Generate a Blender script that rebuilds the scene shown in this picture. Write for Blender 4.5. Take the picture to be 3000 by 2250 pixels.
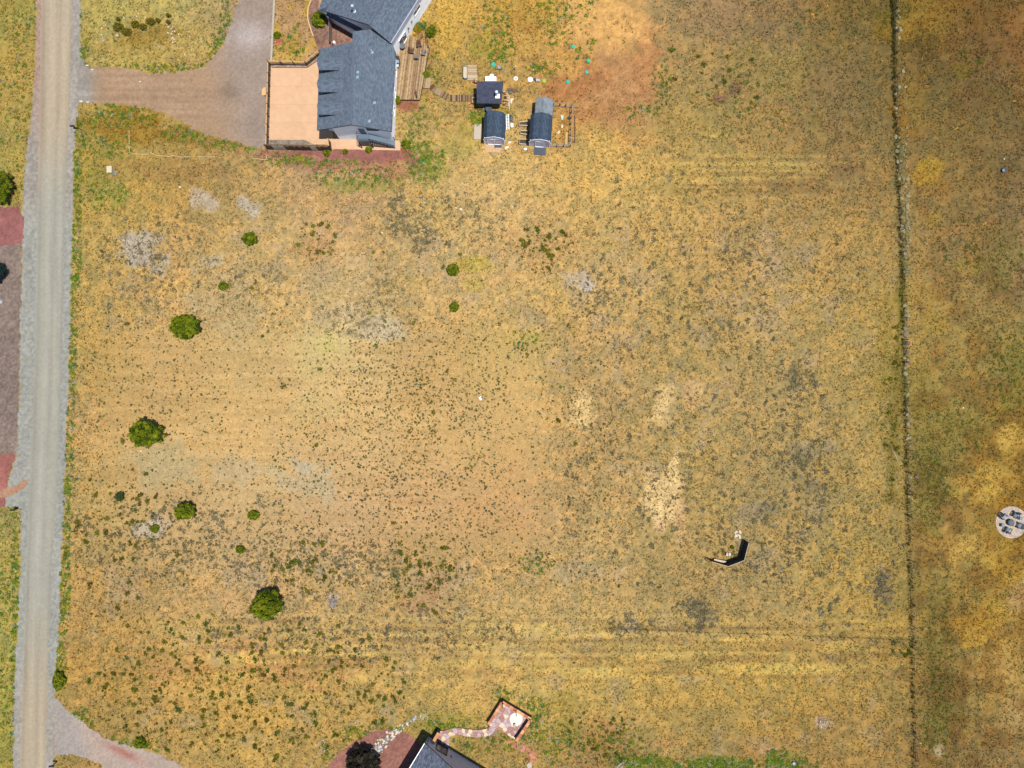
import bpy, math, random
import numpy as np
from mathutils import Vector, Matrix
R = math.radians
random.seed(7); RNG = np.random.default_rng(7)
for o in list(bpy.data.objects): bpy.data.objects.remove(o)
S = bpy.context.scene; COL = S.collection
# ------------------------------------------------------------------ camera, sky, sun, exposure
H = 100.0
cam = bpy.data.objects.new('camera', bpy.data.cameras.new('camera')); COL.objects.link(cam)
cam.location = (0, 0, H); cam.rotation_euler = (0, 0, 0)
cam.data.sensor_width = 36; cam.data.lens = 24; cam.data.clip_end = 6000; cam.data.clip_start = 1
S.camera = cam
SUN = Vector((0.22, -0.10, 1.0)).normalized()
w = bpy.data.worlds.new("World"); S.world = w; w.use_nodes = True
nt = w.node_tree; bg = nt.nodes['Background']; sky = nt.nodes.new('ShaderNodeTexSky')
sky.sky_type = 'NISHITA'; sky.sun_disc = False; sky.altitude = 2100
sky.sun_elevation = math.asin(SUN.z); sky.sun_rotation = math.atan2(SUN.x, SUN.y)
nt.links.new(sky.outputs[0], bg.inputs[0]); bg.inputs[1].default_value = 0.11
sl = bpy.data.lights.new('sun', 'SUN'); sl.energy = 4.6; sl.angle = R(0.5); sl.color = (1.0, 0.955, 0.885)
so = bpy.data.objects.new('sun', sl); COL.objects.link(so); so.rotation_euler = SUN.to_track_quat('Z', 'Y').to_euler(); so.location = (0, 0, 300)
V = S.view_settings; V.view_transform = 'Standard'; V.look = 'None'; V.gamma = 1; V.exposure = 0.6; V.use_curve_mapping = False
K = 2.15          # photographed brightness of a level sunlit surface / its albedo
# ------------------------------------------------------------------ helpers
def G(px, py, h=0.0):
    k = 0.05 * (H - h) / H
    return Vector(((px - 1500) * k, -(py - 1125) * k, h))
def lin(c):
    c = np.asarray(c, float) / 255.0
    return np.where(c <= .04045, c / 12.92, ((c + .055) / 1.055) ** 2.4)
def alb(r, g, b): return tuple(float(v) for v in np.clip(lin((r, g, b)) / K, 0.004, .85))
def tag(o, label=None, cat=None, group=None, kind=None):
    if label: o['label'] = label
    if cat: o['category'] = cat
    if group: o['group'] = group
    if kind: o['kind'] = kind
    return o
def put(o, parent=None):
    COL.objects.link(o)
    if parent is not None:
        o.parent = parent; o.matrix_parent_inverse = Matrix.Translation(-Vector(parent['_w']))
    return o
def thing(name, loc, label, cat, group=None, kind=None):
    o = bpy.data.objects.new(name, None); COL.objects.link(o); o.location = loc; o.empty_display_size = .3
    o['_w'] = tuple(loc)
    return tag(o, label, cat, group, kind)
def mesh(name, verts, faces, m, parent=None, uvs=None, smooth=False):
    me = bpy.data.meshes.new(name); me.from_pydata([tuple(v) for v in verts], [], faces); 
    if m: me.materials.append(m)
    if uvs is not None:
        ul = me.uv_layers.new(name='UVMap')
        for p in me.polygons:
            for li in p.loop_indices: ul.data[li].uv = uvs[me.loops[li].vertex_index]
    if smooth:
        for p in me.polygons: p.use_smooth = True
    me.update()
    o = bpy.data.objects.new(name, me)
    if parent is not None and '_w' not in parent.keys(): parent['_w'] = (0, 0, 0)
    put(o, parent); o['_w'] = (0, 0, 0)
    if parent is not None and parent.parent is None and parent.type == 'EMPTY': o['_w'] = (0, 0, 0)
    return o
# note: children hold world-space vertices, so a grandchild hangs on its part with an identity inverse corrected for the thing's place
def sub(name, verts, faces, m, part, **k):
    o = mesh(name, verts, faces, m, None, **k)
    o.parent = part; o.matrix_parent_inverse = Matrix.Identity(4)
    return o
class MB:
    def __init__(s): s.v = []; s.f = []
    def add(s, v, f):
        n = len(s.v); s.v += [Vector(p) for p in v]; s.f += [[i + n for i in q] for q in f]; return s
    def prism(s, poly, z0, z1):
        p = [(q[0], q[1]) for q in poly]
        a = sum(p[i][0] * p[(i + 1) % len(p)][1] - p[(i + 1) % len(p)][0] * p[i][1] for i in range(len(p)))
        if a < 0: p = p[::-1]
        n = len(p)
        return s.add([(x, y, z0) for x, y in p] + [(x, y, z1) for x, y in p],
                     [list(range(n))[::-1], list(range(n, 2 * n))] + [[i, (i + 1) % n, n + (i + 1) % n, n + i] for i in range(n)])
    def box(s, c, sx, sy, z0, z1, rot=0):
        co, si = math.cos(rot), math.sin(rot)
        return s.prism([(c[0] + x * co - y * si, c[1] + x * si + y * co) for x, y in ((-sx/2, -sy/2), (sx/2, -sy/2), (sx/2, sy/2), (-sx/2, sy/2))], z0, z1)
    def beam(s, a, b, w, h=None, up=Vector((0, 0, 1))):
        a, b = Vector(a), Vector(b); h = h or w; d = (b - a).normalized()
        x = d.cross(up)
        if x.length < 1e-3: x = d.cross(Vector((0, 1, 0)))
        x.normalize(); y = x.cross(d)
        q = [(-1, -1), (1, -1), (1, 1), (-1, 1)]
        return s.add([p + x * (w/2*i) + y * (h/2*j) for p in (a, b) for i, j in q], [[3, 2, 1, 0], [4, 5, 6, 7], [0, 1, 5, 4], [1, 2, 6, 5], [2, 3, 7, 6], [3, 0, 4, 7]])
    def cyl(s, c, r, z0, z1, n=16, r2=None, sx=1, sy=1, rot=0):
        r2 = r if r2 is None else r2; co, si = math.cos(rot), math.sin(rot)
        pts = []
        for rr, z in ((r, z0), (r2, z1)):
            for i in range(n):
                a = 2*math.pi*i/n; x, y = rr*math.cos(a)*sx, rr*math.sin(a)*sy
                pts.append((c[0] + x*co - y*si, c[1] + x*si + y*co, z))
        return s.add(pts, [list(range(n))[::-1], list(range(n, 2*n))] + [[i, (i+1) % n, n + (i+1) % n, n + i] for i in range(n)])
    def tube(s, pts, r, n=6):
        pts = [Vector(p) for p in pts]; ring = []
        for i, p in enumerate(pts):
            d = (pts[min(i+1, len(pts)-1)] - pts[max(i-1, 0)]).normalized()
            x = d.cross(Vector((0, 0, 1)))
            if x.length < 1e-3: x = Vector((1, 0, 0))
            x.normalize(); y = x.cross(d); rr = r[i] if isinstance(r, (list, tuple)) else r
            ring += [p + (x*math.cos(2*math.pi*k/n) + y*math.sin(2*math.pi*k/n))*rr for k in range(n)]
        f = [[i*n+k, i*n+(k+1) % n, (i+1)*n+(k+1) % n, (i+1)*n+k] for i in range(len(pts)-1) for k in range(n)]
        return s.add(ring, f + [list(range(n))[::-1], list(range((len(pts)-1)*n, len(pts)*n))])
    def slab(s, pts, t):      # 3-D polygon thickened downwards
        n = len(pts); pts = [Vector(p) for p in pts]
        return s.add(pts + [p - Vector((0, 0, t)) for p in pts], [list(range(n)), list(range(n, 2*n))[::-1]] + [[(i+1) % n, i, n+i, n+(i+1) % n] for i in range(n)])
    def build(s, name, m, parent=None, smooth=False):
        if parent is not None and parent.parent is not None: return sub(name, s.v, s.f, m, parent, smooth=smooth)
        return mesh(name, s.v, s.f, m, parent, smooth=smooth)
def clip(poly, a, b):    # keep the left side of a->b
    out = []
    f = lambda p: (b[0]-a[0])*(p[1]-a[1]) - (b[1]-a[1])*(p[0]-a[0])
    for i in range(len(poly)):
        p, q = poly[i], poly[(i+1) % len(poly)]; fp, fq = f(p), f(q)
        if fp >= 0: out.append(p)
        if fp*fq < 0:
            t = fp/(fp-fq); out.append((p[0]+(q[0]-p[0])*t, p[1]+(q[1]-p[1])*t))
    return out
def inpoly(x, y, poly):
    ins = np.zeros(np.shape(x), bool); n = len(poly)
    for i in range(n):
        x1, y1 = poly[i]; x2, y2 = poly[(i+1) % n]
        if y1 == y2: continue
        c = ((y1 > y) != (y2 > y)) & (x < (x2-x1)*(y-y1)/(y2-y1)+x1)
        ins ^= c
    return ins
def noise(x, y, seed=0):
    xi, yi = np.floor(x).astype(np.int64), np.floor(y).astype(np.int64); fx, fy = x-xi, y-yi
    fx = fx*fx*(3-2*fx); fy = fy*fy*(3-2*fy)
    def h(a, b):
        n = (a*374761393 + b*668265263 + seed*1442695041) & 0xffffffff
        n = ((n ^ (n >> 13))*1274126177) & 0xffffffff
        return ((n ^ (n >> 16)) & 0xffff)/65535.0
    return (h(xi, yi)*(1-fx)+h(xi+1, yi)*fx)*(1-fy)+(h(xi, yi+1)*(1-fx)+h(xi+1, yi+1)*fx)*fy
def fbm(x, y, sc, o=3, seed=0):
    t = 0; a = 1; n = 0
    for i in range(o):
        t = t+a*noise(x/sc*2**i+17*i, y/sc*2**i-9*i, seed+i); n += a; a *= .55
    return t/n
def sstep(a, b, x):
    t = np.clip((x-a)/(b-a), 0, 1); return t*t*(3-2*t)
# ------------------------------------------------------------------ materials
MATS = {}
def mat(name, col, rough=.85, ns=6.0, amt=.25, bump=.0, col2=None, big=.0, metal=0, spec=.3):
    if name in MATS: return MATS[name]
    m = bpy.data.materials.new(name); m.use_nodes = True; MATS[name] = m
    t = m.node_tree; p = t.nodes['Principled BSDF']; L = t.links.new
    p.inputs['Roughness'].default_value = rough; p.inputs['Metallic'].default_value = metal
    p.inputs['Specular IOR Level'].default_value = spec
    tc = t.nodes.new('ShaderNodeTexCoord'); n = t.nodes.new('ShaderNodeTexNoise')
    n.inputs['Scale'].default_value = ns; n.inputs['Detail'].default_value = 5; n.inputs['Roughness'].default_value = .65
    L(tc.outputs['Object'], n.inputs['Vector'])
    c2 = col2 or tuple(v*(1-amt) for v in col); c1 = col if col2 else tuple(min(1, v*(1+amt)) for v in col)
    mr = t.nodes.new('ShaderNodeMapRange'); mr.inputs[1].default_value = .3; mr.inputs[2].default_value = .7
    L(n.outputs[0], mr.inputs[0])
    mx = t.nodes.new('ShaderNodeMix'); mx.data_type = 'RGBA'
    mx.inputs[6].default_value = (*c1, 1); mx.inputs[7].default_value = (*c2, 1); L(mr.outputs[0], mx.inputs[0])
    out = mx.outputs[2]
    if big:
        n2 = t.nodes.new('ShaderNodeTexNoise'); n2.inputs['Scale'].default_value = ns/12; n2.inputs['Detail'].default_value = 3
        L(tc.outputs['Object'], n2.inputs['Vector'])
        mm = t.nodes.new('ShaderNodeMapRange'); mm.inputs[1].default_value = .3; mm.inputs[2].default_value = .7; mm.inputs[3].default_value = 1-big; mm.inputs[4].default_value = 1+big
        L(n2.outputs[0], mm.inputs[0])
        m2 = t.nodes.new('ShaderNodeVectorMath'); m2.operation = 'SCALE'; L(out, m2.inputs[0]); L(mm.outputs[0], m2.inputs['Scale']); out = m2.outputs[0]
    L(out, p.inputs['Base Color'])
    if bump:
        b = t.nodes.new('ShaderNodeBump'); b.inputs['Strength'].default_value = bump; b.inputs['Distance'].default_value = .03
        L(n.outputs[0], b.inputs['Height']); L(b.outputs[0], p.inputs['Normal'])
    return m
def attr_mat(name, ns=8.0, amt=.3, rough=.95, bump=.3, trans=0, ns2=None, amt2=0):
    m = bpy.data.materials.new(name); m.use_nodes = True; t = m.node_tree; p = t.nodes['Principled BSDF']; L = t.links.new
    p.inputs['Roughness'].default_value = rough; p.inputs['Specular IOR Level'].default_value = .12
    a = t.nodes.new('ShaderNodeAttribute'); a.attribute_name = 'Col'
    tc = t.nodes.new('ShaderNodeTexCoord'); out = a.outputs['Color']
    for s_, q in ((ns, amt), (ns2, amt2)):
        if not s_ or not q: continue
        n = t.nodes.new('ShaderNodeTexNoise'); n.inputs['Scale'].default_value = s_; n.inputs['Detail'].default_value = 4; n.inputs['Roughness'].default_value = .7
        L(tc.outputs['Object'], n.inputs['Vector'])
        mm = t.nodes.new('ShaderNodeMapRange'); mm.inputs[1].default_value = .3; mm.inputs[2].default_value = .7; mm.inputs[3].default_value = 1-q; mm.inputs[4].default_value = 1+q
        L(n.outputs[0], mm.inputs[0])
        m2 = t.nodes.new('ShaderNodeVectorMath'); m2.operation = 'SCALE'; L(out, m2.inputs[0]); L(mm.outputs[0], m2.inputs['Scale']); out = m2.outputs[0]
        if bump and s_ == ns:
            b = t.nodes.new('ShaderNodeBump'); b.inputs['Strength'].default_value = bump; b.inputs['Distance'].default_value = .05
            L(n.outputs[0], b.inputs['Height']); L(b.outputs[0], p.inputs['Normal'])
    L(out, p.inputs['Base Color'])
    if trans:
        tr = t.nodes.new('ShaderNodeBsdfTranslucent'); L(out, tr.inputs[0]); ms = t.nodes.new('ShaderNodeMixShader'); ms.inputs[0].default_value = trans
        L(p.outputs[0], ms.inputs[1]); L(tr.outputs[0], ms.inputs[2]); L(ms.outputs[0], t.nodes['Material Output'].inputs[0])
    return m
def shingle_mat(name, c1, c2, mort):
    m = bpy.data.materials.new(name); m.use_nodes = True; t = m.node_tree; p = t.nodes['Principled BSDF']; L = t.links.new
    p.inputs['Roughness'].default_value = .9; p.inputs['Specular IOR Level'].default_value = .2
    uv = t.nodes.new('ShaderNodeUVMap'); uv.uv_map = 'UVMap'
    b = t.nodes.new('ShaderNodeTexBrick'); b.inputs['Color1'].default_value = (*c1, 1); b.inputs['Color2'].default_value = (*c2, 1); b.inputs['Mortar'].default_value = (*mort, 1)
    b.inputs['Scale'].default_value = 1; b.inputs['Mortar Size'].default_value = .012; b.inputs['Brick Width'].default_value = .34; b.inputs['Row Height'].default_value = .145; b.inputs['Bias'].default_value = -.1
    L(uv.outputs[0], b.inputs['Vector'])
    n = t.nodes.new('ShaderNodeTexNoise'); n.inputs['Scale'].default_value = 2.2; n.inputs['Detail'].default_value = 6; n.inputs['Roughness'].default_value = .8
    tc = t.nodes.new('ShaderNodeTexCoord'); L(tc.outputs['Object'], n.inputs['Vector'])
    mm = t.nodes.new('ShaderNodeMapRange'); mm.inputs[1].default_value = .3; mm.inputs[2].default_value = .7; mm.inputs[3].default_value = .9; mm.inputs[4].default_value = 1.1; L(n.outputs[0], mm.inputs[0])
    m2 = t.nodes.new('ShaderNodeVectorMath'); m2.operation = 'SCALE'; L(b.outputs[0], m2.inputs[0]); L(mm.outputs[0], m2.inputs['Scale']); L(m2.outputs[0], p.inputs['Base Color'])
    bp = t.nodes.new('ShaderNodeBump'); bp.inputs['Strength'].default_value = .5; bp.inputs['Distance'].default_value = .01; bp.invert = True
    L(b.outputs['Fac'], bp.inputs['Height']); L(bp.outputs[0], p.inputs['Normal'])
    return m
def siding_mat(name, c, period=.18, axis='Z'):
    m = bpy.data.materials.new(name); m.use_nodes = True; t = m.node_tree; p = t.nodes['Principled BSDF']; L = t.links.new
    p.inputs['Roughness'].default_value = .7
    tc = t.nodes.new('ShaderNodeTexCoord'); w_ = t.nodes.new('ShaderNodeTexWave'); w_.wave_type = 'BANDS'; w_.bands_direction = axis; w_.wave_profile = 'SAW'
    w_.inputs['Scale'].default_value = .314/period*1.0; L(tc.outputs['Object'], w_.inputs['Vector'])
    r = t.nodes.new('ShaderNodeMapRange'); r.inputs[1].default_value = 0; r.inputs[2].default_value = .2; r.inputs[3].default_value = .84; r.inputs[4].default_value = 1; L(w_.outputs[1], r.inputs[0])
    n = t.nodes.new('ShaderNodeTexNoise'); n.inputs['Scale'].default_value = 1.2; n.inputs['Detail'].default_value = 5; L(tc.outputs['Object'], n.inputs['Vector'])
    r2 = t.nodes.new('ShaderNodeMapRange'); r2.inputs[1].default_value = .3; r2.inputs[2].default_value = .7; r2.inputs[3].default_value = .9; r2.inputs[4].default_value = 1.03; L(n.outputs[0], r2.inputs[0])
    q = t.nodes.new('ShaderNodeMath'); q.operation = 'MULTIPLY'; L(r.outputs[0], q.inputs[0]); L(r2.outputs[0], q.inputs[1])
    m2 = t.nodes.new('ShaderNodeVectorMath'); m2.operation = 'SCALE'; m2.inputs[0].default_value = c; L(q.outputs[0], m2.inputs['Scale']); L(m2.outputs[0], p.inputs['Base Color'])
    return m
GROUND = attr_mat('ground_soil', ns=4.2, amt=.26, bump=.6, ns2=1.6, amt2=.14)
GRAVEL = attr_mat('gravel', ns=14, amt=.30, bump=.7, ns2=3.0, amt2=.06)
ROADM = attr_mat('packed_gravel', ns=16, amt=.16, bump=.25, ns2=2.2, amt2=.04)
LEAF = attr_mat('dry_leaf', ns=9, amt=.15, bump=0, trans=.25)
JUN = attr_mat('juniper_leaf', ns=3, amt=.2, bump=0, trans=.30)
shing = shingle_mat('asphalt_shingle', alb(132, 146, 160), alb(98, 112, 130), alb(58, 68, 82))
shing_n = shingle_mat('asphalt_shingle_dark', alb(92, 96, 116), alb(70, 74, 94), alb(42, 46, 60))
shing_b = shingle_mat('asphalt_shingle_blue', alb(92, 110, 130), alb(62, 78, 98), alb(36, 46, 60))
shing_g = shingle_mat('asphalt_shingle_pale', alb(168, 178, 184), alb(136, 146, 152), alb(96, 104, 112))
shing_s = shingle_mat('asphalt_shingle_mottled', alb(132, 140, 156), alb(78, 86, 104), alb(58, 64, 80))
white_siding = siding_mat('white_siding', (.86, .87, .88)); shed_siding = siding_mat('mauve_siding', (.50, .46, .54), .25, 'X'); mauve_siding = siding_mat('grey_stucco', (.42, .38, .42), .3)
trim = mat('white_trim', (.72, .74, .76), .6, 8, .06); dark_trim = mat('dark_trim', (.04, .045, .06), .6, 8, .2)
fascia = mat('grey_fascia', (.26, .27, .33), .6, 4, .1)
glass = mat('window_glass', (.03, .045, .05), .08, 2, .3, spec=.6)
metal = mat('galvanised_metal', (.45, .5, .54), .4, 9, .15, metal=.5); black = mat('black_paint', (.018, .02, .026), .55, 9, .3)
wood_tan = mat('new_timber', alb(222, 180, 128), .8, 9, .18); wood_brown = mat('stained_timber', alb(112, 78, 52), .8, 7, .3); wood_pale = mat('bleached_timber', alb(236, 214, 180), .8, 7, .18)
wood_dark = mat('dark_timber', (.03, .022, .02), .85, 7, .35); wood_grey = mat('weathered_timber', alb(170, 158, 146), .85, 9, .25)
conc = mat('tan_concrete', alb(240, 194, 152), .85, 1.1, .09, .1, big=.09); conc_pale = mat('pale_concrete', alb(214, 200, 180), .85, 5, .12, .2)
white_p = mat('white_plastic', (.75, .78, .8), .5, 7, .06); teal = mat('teal_plastic', (.012, .30, .20), .45, 6, .12); lime = mat('lime_plastic', alb(190, 205, 80), .5, 6, .15)
grey_p = mat('grey_plastic', (.16, .19, .23), .5, 6, .2); blue_p = mat('blue_plastic', alb(110, 170, 205), .5, 6, .1); orange_p = mat('orange_paint', alb(230, 120, 60), .6, 6, .1)
block_m = mat('cinder_block', (.80, .76, .66), .9, 18, .2, .2); rubber = mat('dark_rubber_mat', (.045, .055, .075), .8, 5, .3)
navy = mat('navy_plastic', (.018, .035, .055), .4, 6, .2); slate = mat('slate_blue_plastic', (.10, .135, .17), .5, 6, .15)
# ------------------------------------------------------------------ ground colour field
GX = np.arange(0, 3001, 250.); GY = np.arange(0, 2251, 250.)
T = '''165150070 175160085 185165090 190155100 190150095 200160080 205160075 218165090 165135085 150120075 136106054 150108042 132100048
180150075 178150078 180150080 190155100 190150095 185150080 190150080 190136074 170140080 165130075 144116064 140110056 142106050
175155075 168142066 176142072 185150090 190150100 200165095 212174105 205165090 190155085 180145080 165130075 160125062 145115065
180152080 185155085 200160095 200165100 198162102 197165105 195160100 195160095 190155090 185150090 180145080 165135075 160130080
185155085 190155085 205165100 205170105 215180116 205165100 200165095 190155095 187156090 182151090 177146080 170140070 152130066
190155090 200160095 206166100 210170105 215175110 210170105 205165100 190155095 187156090 182151090 180150085 152130062 152122052
170150080 190155087 192157100 197162105 205165110 210165105 205160100 192157095 182151086 177147086 177147080 155126064 168132052
165150075 186148084 187151090 190155100 192157097 192157096 196161096 187156095 182151090 177146085 176145076 150125060 170135060
160150070 186147076 190150080 195155080 190155085 195160090 201166090 196161085 190155080 185150075 180145075 147120060 175140070
165150065 172138078 180145080 185150080 180145080 172145075 176145080 166131075 166136075 165130070 165130070 146116060 152122070'''
T = np.array([[[int(c[0:3]), int(c[3:6]), int(c[6:9])] for c in r.split()] for r in T.split('\n')], float)
def grid_col(px, py):
    x = np.clip(px/250, 0, 11.999); y = np.clip(py/250, 0, 8.999); i = x.astype(int); j = y.astype(int)
    fx = (x-i); fy = (y-j); fx = (fx*fx*(3-2*fx))[..., None]; fy = (fy*fy*(3-2*fy))[..., None]
    return (T[j, i]*(1-fx)+T[j, i+1]*fx)*(1-fy)+(T[j+1, i]*(1-fx)+T[j+1, i+1]*fx)*fy
LN = [(1250,1808,950,5,(218,184,104)),(1400,1832,1100,6,(214,178,96)),(1500,1858,900,6,(222,190,108)),(1250,1888,800,5,(216,180,100)),(1500,1915,950,5,(220,186,104)),(1700,1945,700,5,(206,170,92)),(1000,1845,600,4,(166,140,92)),(1000,1873,650,4,(168,140,92)),(1150,1902,600,4,(172,142,92)),(1900,1880,600,4,(170,138,78)),(2250,455,230,5,(214,178,92)),(2200,478,260,6,(216,182,96)),(2230,500,240,5,(212,176,92)),(2150,518,220,5,(214,178,90)),(2250,555,400,4,(140,116,58)),(2200,467,240,4,(160,136,86)),(2200,489,240,4,(162,136,84)),(620,2034,210,6,(214,176,96)),(500,1822,260,5,(206,168,94)),(980,1000,70,6,(236,206,140))]
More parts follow.
